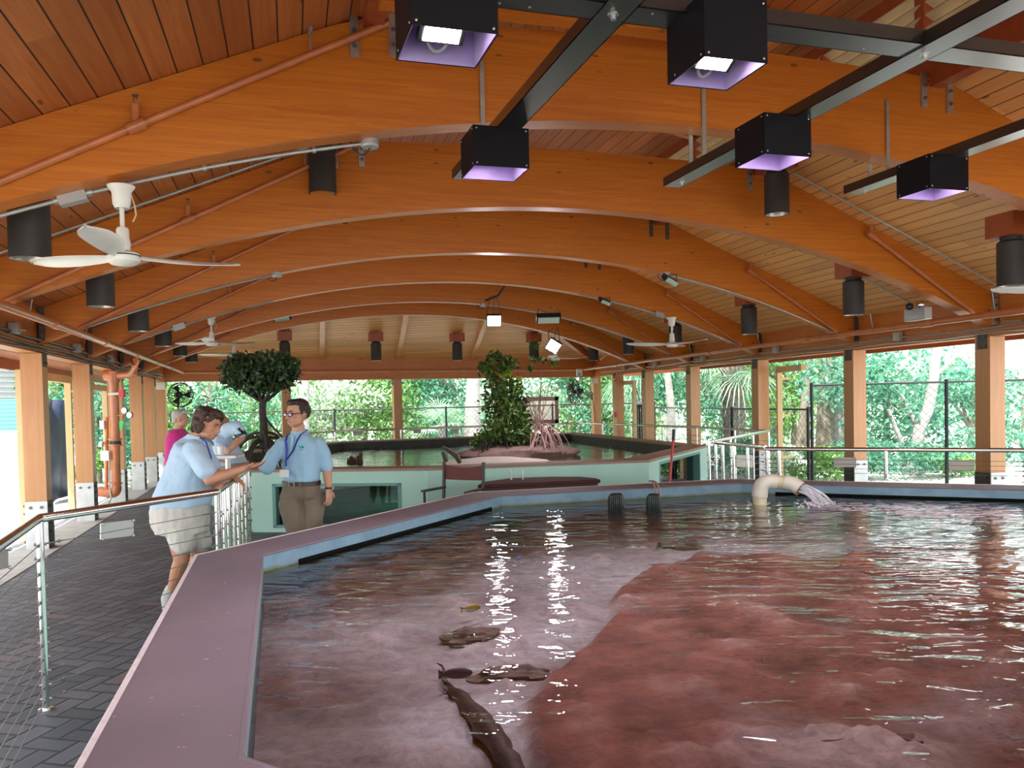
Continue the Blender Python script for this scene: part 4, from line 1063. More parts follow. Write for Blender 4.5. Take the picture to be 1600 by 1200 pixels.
# emergency lamp box
t = thing('emergency_light', 'grey emergency light box with one round lamp under the right eave', 'emergency light', tuple(atY(1434, 491, 10.9)))
c = atY(1434, 491, 10.9); Rw = Matrix.Rotation(math.atan2(-.97, .23)+math.pi/2+math.pi/2, 3, 'Z')
bevel(obj('battery_case', MB().box(c, (.12, .38, .17), Matrix.Rotation(.24, 3, 'Z')), m_grey, t), .01)
c2 = atY(1440, 476, 10.8); obj('lamp_head', MB().ell(c2, (.06, .045, .06), None, 16, 10), m_stain, t, True)
c3 = atY(1421, 479, 10.9); obj('lamp_head', MB().ell(c3, (.05, .05, .05), None, 14, 9), m_blackp, t, True)
# ------------------------------------------------------------------ handrails
def handrail(name, label, pts, zt=1.13, z0=0.0, spacing=1.5, posts=None, cables=11, ends=True, r=.026, skip=None):
    t = thing(name, label, 'handrail', (*pts[0], z0), 0, 'stainless cable handrails')
    P3 = [Vector((*p, zt)) for p in pts]
    mb = MB()
    for a, b_ in zip(P3, P3[1:]): mb.tube([a, b_], r, 14)
    obj('top_rail', mb, m_stain, t, True)
    if posts is None:
        posts = []
        for a, b_ in zip(P3, P3[1:]):
            n = max(1, round((b_-a).length/spacing)); posts += [(a.lerp(b_, i/n)).to_2d() for i in range(n)]
        posts.append(P3[-1].to_2d())
    for q in posts:
        pm = MB().cyl((q[0], q[1], z0), (q[0], q[1], zt-.01), .021, 14); pm.lathe([(.045, 0), (.045, .012), (.022, .014)], (q[0], q[1], z0), 18)
        ft = MB()
        for i in range(cables):
            z = z0+.07+(zt-z0-.14)*i/cables; ft.cyl((q[0]-.03, q[1]-.012, z), (q[0]+.03, q[1]+.012, z), .009, 7)
        o = obj('rail_post', pm, m_stain, t, True); obj('cable_fitting', ft, m_steel, o, True)
    for i in range(cables):
        z = z0+.07+(zt-z0-.14)*i/cables; cm = MB()
        for a, b_ in zip(P3, P3[1:]):
            A = Vector((a.x, a.y, z)); B = Vector((b_.x, b_.y, z)); cm.tube([A, B], .0026, 5)
            d = (B-A).normalized()
            for e_ in (A+d*.09, B-d*.09): cm.tube([e_-d*.05, e_+d*.05], .005, 6); cm.ell(e_+d*.03, (.011, .011, .011), None, 7, 5)
        obj('cable', cm, m_cable, t)
    return t
RA = [(-1.62, 1.9), (-2.60, 4.60), (-1.99, 5.86)]
handrail('handrail', 'stainless handrail in the left foreground, turning at a lone post', RA, spacing=9, cables=12)
dl = Vector((-.37, 1.97)).normalized(); E0 = Vector((-1.99, 5.86))
gate_posts = [tuple(E0+dl*s) for s in (.0, .10, .34, .58, .95, 1.28, 1.56, 1.85, 2.1)]
handrail('handrail', 'close-set stainless railing posts the leaning woman rests on', [tuple(E0+dl*.02), tuple(E0+dl*2.12)], posts=gate_posts, cables=9)
RR = [(3.44, 9.72), (5.86, 8.52), (7.3, 6.2)]
handrail('handrail', 'handrail standing on the near tank rim at the right', RR, 1.10, .75, 1.25, posts=[(3.46, 9.71), (3.58, 9.65), (4.62, 9.135), (5.83, 8.535), (6.6, 7.33)], cables=4)
RB = [(3.20, 11.0), (3.44, 9.72)]
handrail('handrail', 'short handrail joining the near tank rim and the far tank corner', RB, 1.12, 0, posts=[(3.20, 11.0), (3.24, 10.8), (3.29, 10.5), (3.36, 10.15)], cables=9)
RC = [(3.15, 11.15), (5.10, 14.25), (4.55, 17.0), (2.62, 22.2)]
handrail('handrail', 'handrail around the right side of the far tank to the back corner', RC, 1.12, 0, 1.5, posts=[(3.15, 11.15), (3.75, 12.1), (4.5, 13.3), (5.10, 14.25), (4.86, 15.4), (4.55, 17.0), (4.1, 18.25), (3.6, 19.5), (3.1, 20.8), (2.62, 22.2)], cables=9)
RD = [(2.62, 22.2), (-3.75, 19.9), (-5.6, 15.1), (-3.6, 11.3)]
handrail('handrail', 'handrail along the back and left of the far tank', RD, 1.12, 0, 1.55, cables=9)

# small sign panels on the rails
def panel(px0, py0, px1, py1, fn_, mat, label, cat='sign', pat=False):
    a = fn_(px0, py0); b_ = fn_(px1, py0); c = fn_(px1, py1); d = fn_(px0, py1)
    w = (b_-a); n_ = w.cross(Vector((0, 0, 1))).normalized()*.012
    t = thing('rail_sign', label, cat, tuple((a+d)/2), 0, 'small signs on the handrails')
    mb = MB().add([a, b_, c, d, a-n_, b_-n_, c-n_, d-n_], [(0, 1, 2, 3), (7, 6, 5, 4), (0, 4, 5, 1), (1, 5, 6, 2), (2, 6, 7, 3), (3, 7, 4, 0)])
    obj('sign_plate', mb, mat, t)
    bl = MB()
    for q in (a, b_, c, d): bl.ell(q.lerp((a+c)/2, .06)+n_*.8, (.009, .009, .009), None, 8, 5)
    obj('screw', bl, m_steel, t, True)
def rail_fn(A, B, off=.0):
    def f_(px, py): return on_line(px, py, A, B)
    return f_
panel(158, 818, 209, 843, lambda x, y: on_line(x, y-(x-158)*.12, RA[1], RA[2]), m_sign, 'plain greenish grey sign plate on the near left handrail cables')
panel(-30, 868, 13, 898, lambda x, y: on_line(x, y-(x+30)*.25, RA[0], RA[1]), m_grey, 'grey plate cut by the left picture edge on the handrail')
panel(1303, 715, 1338, 730, rail_fn(RR[0], RR[1]), m_tan, 'tan sign on the right handrail before the second post')
panel(1483, 719, 1523, 735, rail_fn(RR[0], RR[1]), m_tan, 'tan sign on the right handrail left of the nearest right post')
panel(1150, 711, 1177, 730, rail_fn((3.15, 11.15), (5.10, 14.25)), m_tan, 'stacked tan boards seen through the corner handrail')
for x, lb in ((646, 'left of the far middle post'), (705, 'between middle post and bush')): panel(x, 670, x+12, 677, rail_fn(RD[0], RD[1]), m_tan, 'tiny tan sign on the far handrail %s' % ('right of the middle post' if x < 700 else 'left of the island bush'))
panel(552, 671, 566, 680, rail_fn(RD[0], RD[1]), m_tan, 'tiny tan sign on the far handrail beside the man')

# ------------------------------------------------------------------ director chair
def dchair():
    Y = 9.75; c = atY(722, 728, Y)
    t = thing('director_chair', 'brown canvas director chair with dark frame between the two tanks', 'chair', (c.x, c.y, 0), 0)
    W_ = .56; ang = -.50; X = Vector((math.cos(ang), math.sin(ang), 0)); Yv = Vector((-X.y, X.x, 0)); o = Vector((c.x, c.y, 0))
    p = lambda x, y, z: o+X*x+Yv*y+Vector((0, 0, z))
    m_fr = plain('dark_chair_frame', (.03, .022, .02), .45, 0, .1, 6); m_cv = plain('brown_canvas', (.16, .055, .045), .8, 0, .15, 30, .2)
    for s in (-1, 1):
        x = s*W_/2
        obj('back_post', MB().bar(p(x, .0, .50), p(x, .04, 1.02), .03, .03), m_fr, t)
        obj('arm_rest', MB().bar(p(x+s*.02, -.44, .70), p(x, .03, .70), .05, .025), m_fr, t)
        obj('front_post', MB().bar(p(x+s*.02, -.40, .44), p(x+s*.02, -.40, .70), .03, .03), m_fr, t)
        obj('floor_runner', MB().bar(p(x, -.44, .03), p(x, .06, .03), .04, .04), m_fr, t)
        obj('seat_rail', MB().bar(p(x, -.42, .45), p(x, .06, .45), .035, .04), m_fr, t)
    for y in (-.40, .0):
        obj('leg', MB().bar(p(-W_/2, y, .04), p(W_/2, y, .45), .025, .03), m_fr, t); obj('leg', MB().bar(p(W_/2, y, .04), p(-W_/2, y, .45), .025, .03), m_fr, t)
    vs = []; n = 10
    for i in range(n+1):
        x = -W_/2+W_*i/n; sag = .035*(1-(2*i/n-1)**2)
        for z in (.80-sag*.2, .985-sag): vs += [p(x, .03+sag*.7, z), p(x, .036+sag*.7, z)]
    fs = []
    for i in range(n):
        a = i*4; b_ = a+4; fs += [(a, b_, b_+2, a+2), (a+1, a+3, b_+3, b_+1), (a, a+1, b_+1, b_), (a+2, b_+2, b_+3, a+3)]
    obj('back_canvas', MB().add(vs, fs), m_cv, t, True)
    vs = []
    for i in range(n+1):
        x = -W_/2+W_*i/n; sag = .04*(1-(2*i/n-1)**2)
        for y in (-.42, .02): vs += [p(x, y, .47-sag), p(x, y, .476-sag)]
    obj('seat_canvas', MB().add(vs, fs), m_cv, t, True)
dchair()
# brown low table with two pegs
pts = [(757, 770), (800, 758), (835, 752), (892, 751), (915, 764), (928, 776)]
tt = thing('work_table', 'dark reddish brown curved tabletop in front of the far tank', 'table', (1.0, 10.1, 0))
top = [(-.1, 9.65), (.35, 9.75), (1.45, 9.98), (1.42, 10.18), (1.25, 10.42), (.85, 10.52), (.35, 10.45), (-.02, 10.05)]
m_tb = plain('dark_red_laminate', (.085, .026, .024), .7, 0, .15, 5, spec=.2)
bevel(obj('tabletop', MB().prism(top, .70, .745), m_tb, tt), .01)
obj('skirt', MB().prism([(x*.95+.04, (y-10.1)*.9+10.1) for x, y in top], .55, .70), plain('dark_table_skirt', (.06, .025, .022), .6), tt)
for (x, y) in ((.1, 9.85), (1.3, 10.05), (1.1, 10.35), (.3, 10.3)): obj('leg', MB().cyl((x, y, 0), (x, y, .56), .025, 10), m_blackp, tt, True)
for px, lb in ((799, 'left small metal peg standing on the brown tabletop'), (817, 'right small metal peg standing on the brown tabletop')):
    q = atY(px, 757, 10.2); tag(obj('metal_peg', MB().lathe([(.012, .745), (.012, .85), (.017, .85), (.017, .865), (.002, .868)], (q.x, q.y, 0), 12), m_steel, None, True), lb, 'peg')
# mop pole
pt = thing('mop_pole', 'bright red pole with black grip leaning by far tank corner', 'pole', tuple(atY(1045, 760, 10.9)))
obj('shaft', MB().tube([atY(1044, 778, 10.9), atY(1052, 687, 11.0)], .017, 10), m_red, pt, True)
obj('grip', MB().tube([atY(1052, 688, 11.0), atY(1053, 671, 11.02)], .021, 10), m_blackp, pt, True)

# ------------------------------------------------------------------ standpipe
YS = 14.6
s = lambda px, py, dy=0: atY(px, py, YS+dy)
sp_ = thing('standpipe', 'thick orange vertical standpipe with elbow, gauges and valve', 'standpipe', tuple(s(183, 785)))
obj('riser', MB().tube([s(178, 590), s(182, 764)], .082, 20), m_copper, sp_, True)
obj('bottom_elbow', MB().tube(bez([s(182, 760), s(182, 775), s(176, 770), s(150, 768)], 10), .088, 20), m_copper, sp_, True)
fl_ = MB()
for y in (686, 695, 755): fl_.tube([s(180, y-1.2), s(180, y+1.2)], .125, 20)
obj('flange', fl_, m_copper, sp_, True)
obj('black_band', MB().tube([s(180.5, 689), s(180.7, 694)], .10, 20), m_blackp, sp_, True)
tp = MB().tube([s(164, 586), s(178, 586)], .105, 16); tp.tube([s(178, 597), s(178, 580)], .105, 16)
obj('top_tee', tp, m_copper, sp_, True)
a = wallpt(L, 3.1, .30, 2.82)
obj('crossover', MB().tube([s(178, 587), s(203, 585), s(210, 581, -.1), s(211, 565, -.2), a], .075, 16), m_copper, sp_, True)
obj('side_pipe', MB().tube([s(174, 652), s(166.5, 652), s(166.5, 765)], .034, 12), m_copper, sp_, True)
g_ = MB(); d_ = MB()
for (x, y) in ((193.5, 641.5), (201.5, 648.5)):
    c = s(x, y, -.25); g_.tube([c, c+Vector((.01, .05, 0))], .055, 18); d_.tube([c+Vector((0, -.006, 0)), c], .047, 18)
g1 = obj('pressure_gauge', g_, m_steel, sp_, True); obj('gauge_dial', d_, m_paper, g1, True)
obj('gauge_arm', MB().tube([s(181, 649), s(192, 649, -.15), s(193, 643, -.2)], .014, 8), m_copper, sp_, True)
obj('hanging_tag', MB().box(s(189, 665, -.15), (.055, .01, .16)).box(s(191, 664, -.18), (.03, .01, .14), Matrix.Rotation(.2, 3, 'Y')), m_green, sp_)
rb = obj('alarm_switch', MB().box(s(190.5, 615, -.12), (.09, .09, .14)), m_red, sp_); obj('alarm_arm', MB().bar(s(170, 616, -.12), s(187, 615, -.12), .05, .045), m_conduit, rb)
obj('white_box', MB().box(s(160.5, 664, -.05), (.08, .08, .15)).box(s(165, 712, -.1), (.15, .08, .18)), m_paper, sp_)
obj('valve_wheel', MB().tube([s(156, 693, -.1), s(161, 694, -.1)], .055, 14), m_white, sp_, True)
obj('chain', MB().tube([s(171, 720, -.1), s(171, 760, -.1), s(174, 778, -.1), s(166, 795, -.2)], .013, 6), m_conduit, sp_, True)

# ------------------------------------------------------------------ oscillating wall fans
def wallfan(px, py, Y, face, rad, anchor, label):
    c = atY(px, py, Y); t = thing('wall_fan', label, 'wall fan', tuple(c), 0, 'black oscillating wall fans')
    fz = Vector(face).normalized(); R_ = fz.to_track_quat('Z', 'Y').to_matrix(); p = lambda x, y, z: c+R_ @ Vector((x, y, z))
    gd = MB()
    for r, z in ((rad, .0), (rad*.97, .06), (rad*.97, -.06), (rad*.6, .10), (rad*.6, -.10), (rad*.25, .12)):
        gd.tube([p(r*math.cos(2*math.pi*i/24), r*math.sin(2*math.pi*i/24), z) for i in range(25)], .009 if r > rad*.9 else .006, 5, cap=False)
    for i in range(28):
        a = 2*math.pi*i/28; gd.tube([p(rad*.2*math.cos(a), rad*.2*math.sin(a), .12), p(rad*.97*math.cos(a), rad*.97*math.sin(a), .06), p(rad*math.cos(a), rad*math.sin(a), 0), p(rad*.97*math.cos(a), rad*.97*math.sin(a), -.06), p(rad*.2*math.cos(a), rad*.2*math.sin(a), -.12)], .0042, 4)
    obj('guard', gd, m_blackp, t)
    for i in range(3):
        a0 = i*2.094; vs = []
        for j in range(7):
            r = rad*(.12+.75*j/6); w_2 = .26+.02*j
            for da in (-w_2, w_2): vs += [p(r*math.cos(a0+da), r*math.sin(a0+da), .03*da*2), p(r*math.cos(a0+da), r*math.sin(a0+da), .03*da*2+.004)]
        fs = []
        for j in range(6): a_ = j*4; b_ = a_+4; fs += [(a_, b_, b_+2, a_+2), (a_+1, a_+3, b_+3, b_+1), (a_, a_+1, b_+1, b_), (a_+2, b_+2, b_+3, a_+3)]
        obj('blade', MB().add(vs, fs), m_blackp, t, True)
    mt = MB().tube([p(0, 0, .05), p(0, 0, -.12)], .06, 16); mt.tube([p(0, 0, -.10), p(0, 0, -.28)], [.085, .065], 16); obj('motor', mt, m_blackp, t, True)
    A = Vector(anchor); bk = MB(); b0 = p(0, 0, -.22); mid_ = b0.lerp(A, .5)
    bk.tube([b0, Vector((b0.x, b0.y, A.z+.03)), A], .022, 8); dd = (A-b0); dd.z = 0
    bk.add([A+Vector((0, 0, .06)), A+Vector((0, 0, -.22)), Vector((b0.x, b0.y, A.z+.06)), A+Vector((0, .02, .06)), A+Vector((0, .02, -.22)), Vector((b0.x, b0.y+.02, A.z+.06))], [(0, 1, 2), (3, 5, 4), (0, 3, 4, 1), (1, 4, 5, 2), (2, 5, 3, 0)])
    obj('wall_bracket', bk, m_blackp, t); return t
wallfan(282, 617, 20.0, (.62, -.75, -.05), .31, (*(V2(L[6])+Vector((.12, -.05))), 1.62), 'black caged wall fan on the left far corner post')
wallfan(897, 612, 23.4, (-.94, -.30, -.05), .36, (*(V2(R[7])+Vector((-.06, -.25))), 1.95), 'black caged wall fan on the right far corner post')
# speakers, alarm boxes, exit-type boxes
def simple(name, cat, label, bits):
    t = thing(name, label, cat, tuple(bits[0][1])); 
    for (pn, c, d, m_) in bits: bevel(obj(pn, MB().box(c, d, Matrix.Rotation(.25, 3, 'Z')), m_, t), .006)
    return t
simple('alarm_box', 'alarm box', 'upper small red alarm box on the sixth right post', [('case', atY(961, 592, 23.76), (.09, .07, .17), m_red), ('strobe_lens', atY(959, 593, 23.70), (.04, .05, .05), m_paper)])
simple('alarm_box', 'alarm box', 'lower small red alarm pull on the sixth right post', [('case', atY(961.5, 648, 23.76), (.08, .06, .16), m_red)])
simple('speaker', 'speaker', 'white outdoor speaker under the far right corner girder', [('case', atY(905, 582, 25.0), (.16, .14, .22), m_white), ('grille', atY(905, 585, 24.9), (.12, .02, .10), m_grey)])
simple('outlet_box', 'electrical box', 'cream electrical box at the top of the right corner post', [('case', atY(929, 595, 25.3), (.22, .05, .16), m_pvc)])
simple('outlet_box', 'electrical box', 'cream electrical box at the top of the left corner post', [('case', atY(251, 603, 21.1), (.23, .05, .20), m_pvc)])
simple('tag_box', 'electrical box', 'pale plastic sleeve on the base of the left corner post', [('case', atY(250, 711, 21.1), (.16, .05, .14), m_paper)])
yl = MB().tube([atY(1160, 560, 16.3), atY(1130, 566, 17.3), atY(1110, 567, 18.2), atY(1080, 573, 19.0), atY(1068, 576, 19.2), atY(1045, 578, 20.3), atY(1010, 579, 21.5), atY(985, 557, 21.9), atY(945, 552, 21.9), atY(940, 556, 22.0)], .010, 6)
tag(obj('extension_cord', yl, plain('yellow_cord', (.65, .38, .03), .5), None, True), 'yellow extension cord draped along the right girder', 'cord')
fl2 = MB().bar(atY(938, 562, 22.0), atY(953, 549, 22.0), .06, .05); tag(obj('tube_lamp', fl2, m_cream), 'short cream tube lamp hanging tilted near the right far corner', 'lamp')
wd = MB().tube([atY(922, 604, 25.2), atY(927, 630, 25.2), atY(930, 660, 25.2)], .012, 6); tag(obj('power_cable', wd, m_blackp, None, True), 'black power cable running down the right corner post', 'cable')

# cream door frames outside the posts
def doorframe(A, B, z1, label, hinge=True):
    t = thing('door_frame', label, 'door frame', (*A, 0), 0, 'cream door frames'); A3, B3 = Vector((*A, 0)), Vector((*B, 0)); Z = Vector((0, 0, 1))
    for q in ((A3, B3) if hinge else (A3,)): obj('jamb', MB().bar(q-Z*.1, q+Z*z1, .10, .09, up=(B3-A3)), m_cream, t)
    obj('header', MB().bar(A3+Z*(z1-.05), B3+Z*(z1-.05), .10, .12), m_cream, t)
    hg = MB()
    for z in (.5, 1.35, 2.1):
        if z < z1: hg.bar(A3+Z*z, A3+Z*z+Vector((.22, 0, 0)), .03, .05)
    obj('hinge', hg, m_cream, t)
doorframe((-6.98, 13.35), (-6.35, 10.9), 2.34, 'cream door frame outside, between the two nearest left posts')
doorframe((6.05, 16.25), (6.03, 14.95), 2.33, 'cream gate frame outside, right of the third right post', False)
doorframe((4.05, 24.6), (4.40, 23.2), 2.30, 'small cream door frame near the far right corner')
doorframe((-8.3, 17.4), (-7.85, 15.6), 2.30, 'narrow cream door frame glimpsed behind the standpipe')

# ------------------------------------------------------------------ outside: poster, fences, bin, left yard
t = thing('poster_board', 'dark framed landscape notice board beyond the far railing', 'notice board', tuple(atY(845, 665, 27.5)))
a, b_ = atY(816, 621, 27.2), atY(873, 661, 27.2); w_2 = (b_.x-a.x); h_2 = a.z-b_.z; c = (a+b_)/2
fb = MB()
for z in (a.z-.06, b_.z+.06): fb.box((c.x, c.y, z), (w_2, .08, .13))
for x in (a.x+.06, b_.x-.06): fb.box((x, c.y, c.z), (.13, .08, h_2))
obj('frame', fb, plain('dark_maroon_frame', (.05, .022, .02), .5), t)
m, nt, b = newmat('landscape_print'); v = mapping(nt); spz = N(nt, 'ShaderNodeSeparateXYZ'); nt.links.new(v, spz.inputs[0])
hz = math_(nt, 'ADD', spz.outputs[2], math_(nt, 'MULTIPLY', noise(nt, v, 2.2, 5), .7)); c_ = ramp(nt, hz, [(.50, (.10, .12, .085)), (.58, (.18, .20, .15)), (.64, (.30, .28, .23)), (.9, (.34, .33, .28))])
nt.links.new(c_, b.inputs['Base Color']); obj('print', MB().box((c.x, c.y-.02, c.z), (w_2-.2, .03, h_2-.2)), m, t)
for x in (a.x+.2, b_.x-.2): obj('leg', MB().box((x, c.y+.03, .6), (.09, .06, 1.5)), m_blackp, t)
def fence(name, label, pts, zt, z0=-.15, mat=None, sp=2.4, mesh=True, r=.03):
    mat = mat or m_fblack; t = thing(name, label, 'fence', (*pts[0], z0), 0, 'black chain-link fences')
    rl = MB(); ch = MB(); P3 = [Vector((*p, 0)) for p in pts]
    for a, b_ in zip(P3, P3[1:]):
        rl.tube([a+Vector((0, 0, zt)), b_+Vector((0, 0, zt))], r*.75, 8)
        n = max(1, round((b_-a).length/sp))
        for i in range(n+1):
            q = a.lerp(b_, i/n); obj('fence_post', MB().tube([(q.x, q.y, z0), (q.x, q.y, zt+.05)], r*1.15, 10), mat, t, True)
        if mesh:
            Lh = (b_-a).length; d = (b_-a).normalized(); st_ = .16; k = -zt
            while k < Lh:
                for s in (1, -1):
                    s0, s1 = (k, k+zt-z0) if s > 0 else (k+zt-z0, k); z_a, z_b = z0, zt
                    # clip to the bay
                    q0, q1 = s0, s1; 
                    def zz(x): return z0+(x-s0)/(s1-s0)*(zt-z0)
                    lo, hi = max(0, min(s0, s1)), min(Lh, max(s0, s1))
                    if hi-lo > .02: ch.tube([a+d*lo+Vector((0, 0, zz(lo))), a+d*hi+Vector((0, 0, zz(hi)))], .0035, 3, cap=False)
                k += st_
    obj('top_rail', rl, mat, t, True)
    if mesh: obj('chain_link', ch, mat, t)
m_fblack = plain('black_coated_fence', (.015, .018, .022), .4, .2, .1, 6)
fence('fence', 'tall black chain-link fence outside on the right', [(6.98, 16.9), (9.5, 16.3), (14.0, 15.2)], 1.96, sp=2.6)
fence('fence', 'low black chain-link fence outside behind the palm', [(6.9, 16.9), (6.4, 20.5), (5.9, 27.5)], 1.45, sp=3.2)
fence('fence', 'black chain-link fence outside along the far end', [(5.9, 27.5), (-12.0, 24.5)], 1.62, sp=3.4)
fence('fence', 'black chain-link fence outside on the far left', [(-12.0, 24.5), (-11.0, 19.5)], 1.9, sp=2.5)
# litter bin by the far right post
t = thing('litter_bin', 'dark slatted litter bin outside beyond the fifth right post', 'bin', (4.75, 24.9, -.15))
lb_ = MB()
for i in range(18):
    a_ = 2*math.pi*i/18; lb_.box((4.95+.22*math.cos(a_), 24.9+.22*math.sin(a_), .75), (.05, .02, 1.6), Matrix.Rotation(a_+math.pi/2, 3, 'Z'))
obj('slatted_body', lb_, m_blackp, t); obj('lid', MB().lathe([(.25, 1.5), (.25, 1.58), (.12, 1.66), (.01, 1.67)], (4.95, 24.9, 0), 24), m_blackp, t, True)

# left yard
wp = thing('white_panel', 'bright white outdoor panel at the left edge', 'panel', (-8.2, 12.3, -.15))
obj('panel_face', MB().bar((-11.0, 9.0, .72), (-7.62, 13.1, .72), .06, 1.5), m_white, wp)
obj('panel_post', MB().tube([(-7.60, 13.08, -.15), (-7.60, 13.08, 1.6)], .03, 10), m_grey, wp, True)
m, nt, b = newmat('teal_shade_cloth'); v = mapping(nt); sp3 = N(nt, 'ShaderNodeSeparateXYZ'); nt.links.new(v, sp3.inputs[0])
st_ = math_(nt, 'FRACT', math_(nt, 'MULTIPLY', sp3.outputs[2], 12)); c_ = ramp(nt, st_, [(.0, (.10, .30, .32)), (.5, (.22, .50, .50))]); nt.links.new(c_, b.inputs['Base Color']); m_tealc = m
tc_ = obj('shade_cloth', MB().bar((-14.0, 12.5, 1.3), (-9.85, 16.75, 1.3), .03, 1.5), m_tealc); tag(tc_, 'teal ribbed shade cloth screen beyond the white panel', 'screen')
bd = thing('outbuilding', 'pale outbuilding with louvered wall glimpsed at upper left', 'building', (-18, 20, -.15))
obj('wall', MB().bar((-22, 14, 2.2), (-12.0, 22.5, 2.2), .3, 4.8), plain('pale_stucco', (.66, .67, .66), .8, 0, .06, 2), bd)
lv = MB()
for i in range(16): lv.bar((-15.1, 19.62, 1.5+.14*i), (-12.7, 21.66, 1.5+.14*i), .12, .04)
obj('louver', lv, plain('grey_louver', (.30, .34, .36), .5), bd)
obj('roof', MB().bar((-22.5, 14, 4.75), (-11.4, 23.1, 4.75), 1.4, .2), m_shoed, bd)
tb_ = MB(); A_ = Vector((-9.35, 17.75)); B_ = Vector((-8.95, 16.2))
n = 14; vs = []
for i in range(n+1):
    t_ = i/n; q = A_.lerp(B_, t_)
    for z in (-.1, .65, 1.35, 2.02):
        vs.append((q.x+.05*math.sin(t_*9+z*3), q.y+.05*math.sin(t_*14+z), z))
fs = [(i*4+j, i*4+j+1, i*4+j+5, i*4+j+4) for i in range(n) for j in range(3)]
tb_.add(vs, fs); q = obj('tarp', tb_, plain('navy_tarp', (.012, .035, .10), .45, 0, .4, 5, .4), None, True); sm_ = q.modifiers.new('s', 'SOLIDIFY'); sm_.thickness = .02
tag(q, 'dark navy blue tarp hung on the fence outside behind the cream frame', 'tarp')
# ------------------------------------------------------------------ plants
def leafmat(name, c1, c2, tr=.45, rough=.45):
    m = bpy.data.materials.new(name); m.use_nodes = True; nt = m.node_tree; nt.nodes.clear()
    out = N(nt, 'ShaderNodeOutputMaterial'); b = N(nt, 'ShaderNodeBsdfPrincipled'); t = N(nt, 'ShaderNodeBsdfTranslucent'); mx = N(nt, 'ShaderNodeMixShader')
    geo = N(nt, 'ShaderNodeNewGeometry'); c = ramp(nt, geo.outputs['Random Per Island'], [(0, c1), (.8, c2), (1, tuple(min(1, x*1.5) for x in c2))])
    nt.links.new(c, b.inputs['Base Color']); nt.links.new(c, t.inputs[0]); b.inputs['Roughness'].default_value = rough
    mx.inputs[0].default_value = tr; nt.links.new(b.outputs[0], mx.inputs[1]); nt.links.new(t.outputs[0], mx.inputs[2]); nt.links.new(mx.outputs[0], out.inputs[0]); return m
lf_teal = leafmat('blue_green_leaves', (.035, .17, .10), (.17, .45, .30), .5)
lf_green = leafmat('fresh_green_leaves', (.07, .21, .05), (.27, .48, .15), .5)
lf_pale = leafmat('pale_sunlit_leaves', (.30, .46, .30), (.72, .82, .66), .5)  # sunlit brightness of the foliage put into the leaf colour
lf_dark = leafmat('dark_mangrove_leaves', (.018, .045, .018), (.07, .12, .045), .2)
lf_bush = leafmat('island_bush_leaves', (.03, .08, .015), (.13, .22, .04), .3)
lf_yel = leafmat('yellow_lit_leaf_tone', (.30, .42, .04), (.60, .66, .10), .4)  # light on some island bush leaves put into a yellow colour
lf_palm = leafmat('palm_leaves', (.10, .26, .14), (.32, .48, .32), .35)
def leaves(name, blobs, n, size, mat, parent=None, seed=0, shell=.35, asp=.42, kind=None, droop=.2):
    r = np.random.RandomState(seed); w = np.array([b[1][0]*b[1][1]*b[1][2] for b in blobs])**.67; w /= w.sum()
    which = r.choice(len(blobs), n, p=w); C = np.array([b[0] for b in blobs])[which]; Rr = np.array([b[1] for b in blobs])[which]
    d = r.normal(size=(n, 3)); d /= np.linalg.norm(d, axis=1)[:, None]; rad = (shell+(1-shell)*r.rand(n))**.6*(1+.10*r.normal(size=n)); Pn = C+d*Rr*rad[:, None]
    a = r.normal(size=(n, 3))*.8+d*.6; a[:, 2] -= droop; a /= np.linalg.norm(a, axis=1)[:, None]
    s = np.cross(a, r.normal(size=(n, 3))); s /= np.linalg.norm(s, axis=1)[:, None]+1e-9; nn = np.cross(a, s)
    sz = size*(.6+.8*r.rand(n))[:, None]
    v0 = Pn-a*sz*.5; v1 = Pn+s*sz*asp*.5+nn*sz*.08; v2 = Pn+a*sz*.55; v3 = Pn-s*sz*asp*.5+nn*sz*.08
    off = np.array(wl(parent)) if parent else np.zeros(3)
    V = np.stack([v0, v1, v2, v3], 1).reshape(-1, 3)-off; i4 = np.arange(n)*4
    Fc = np.stack([np.stack([i4, i4+1, i4+2], -1), np.stack([i4, i4+2, i4+3], -1)], 1).reshape(-1, 3)
    me = bpy.data.meshes.new(name); me.vertices.add(len(V)); me.vertices.foreach_set('co', V.reshape(-1).astype(np.float32))
    me.loops.add(Fc.size); me.loops.foreach_set('vertex_index', Fc.reshape(-1).astype(np.int32)); me.polygons.add(len(Fc))
    me.polygons.foreach_set('loop_start', (np.arange(len(Fc))*3).astype(np.int32)); me.update(calc_edges=True); me.materials.append(mat)
    o = link(name, me, parent)
    if kind: o['kind'] = kind
    return o
m_trunk = plain('grey_brown_bark', (.22, .19, .15), .9, 0, .3, 10, .8)
m_trunkp = plain('pale_grey_bark', (.30, .29, .28), .85, 0, .25, 7, .6)
m_trunkd = plain('dark_mangrove_bark', (.045, .035, .028), .8, 0, .35, 16, .6)
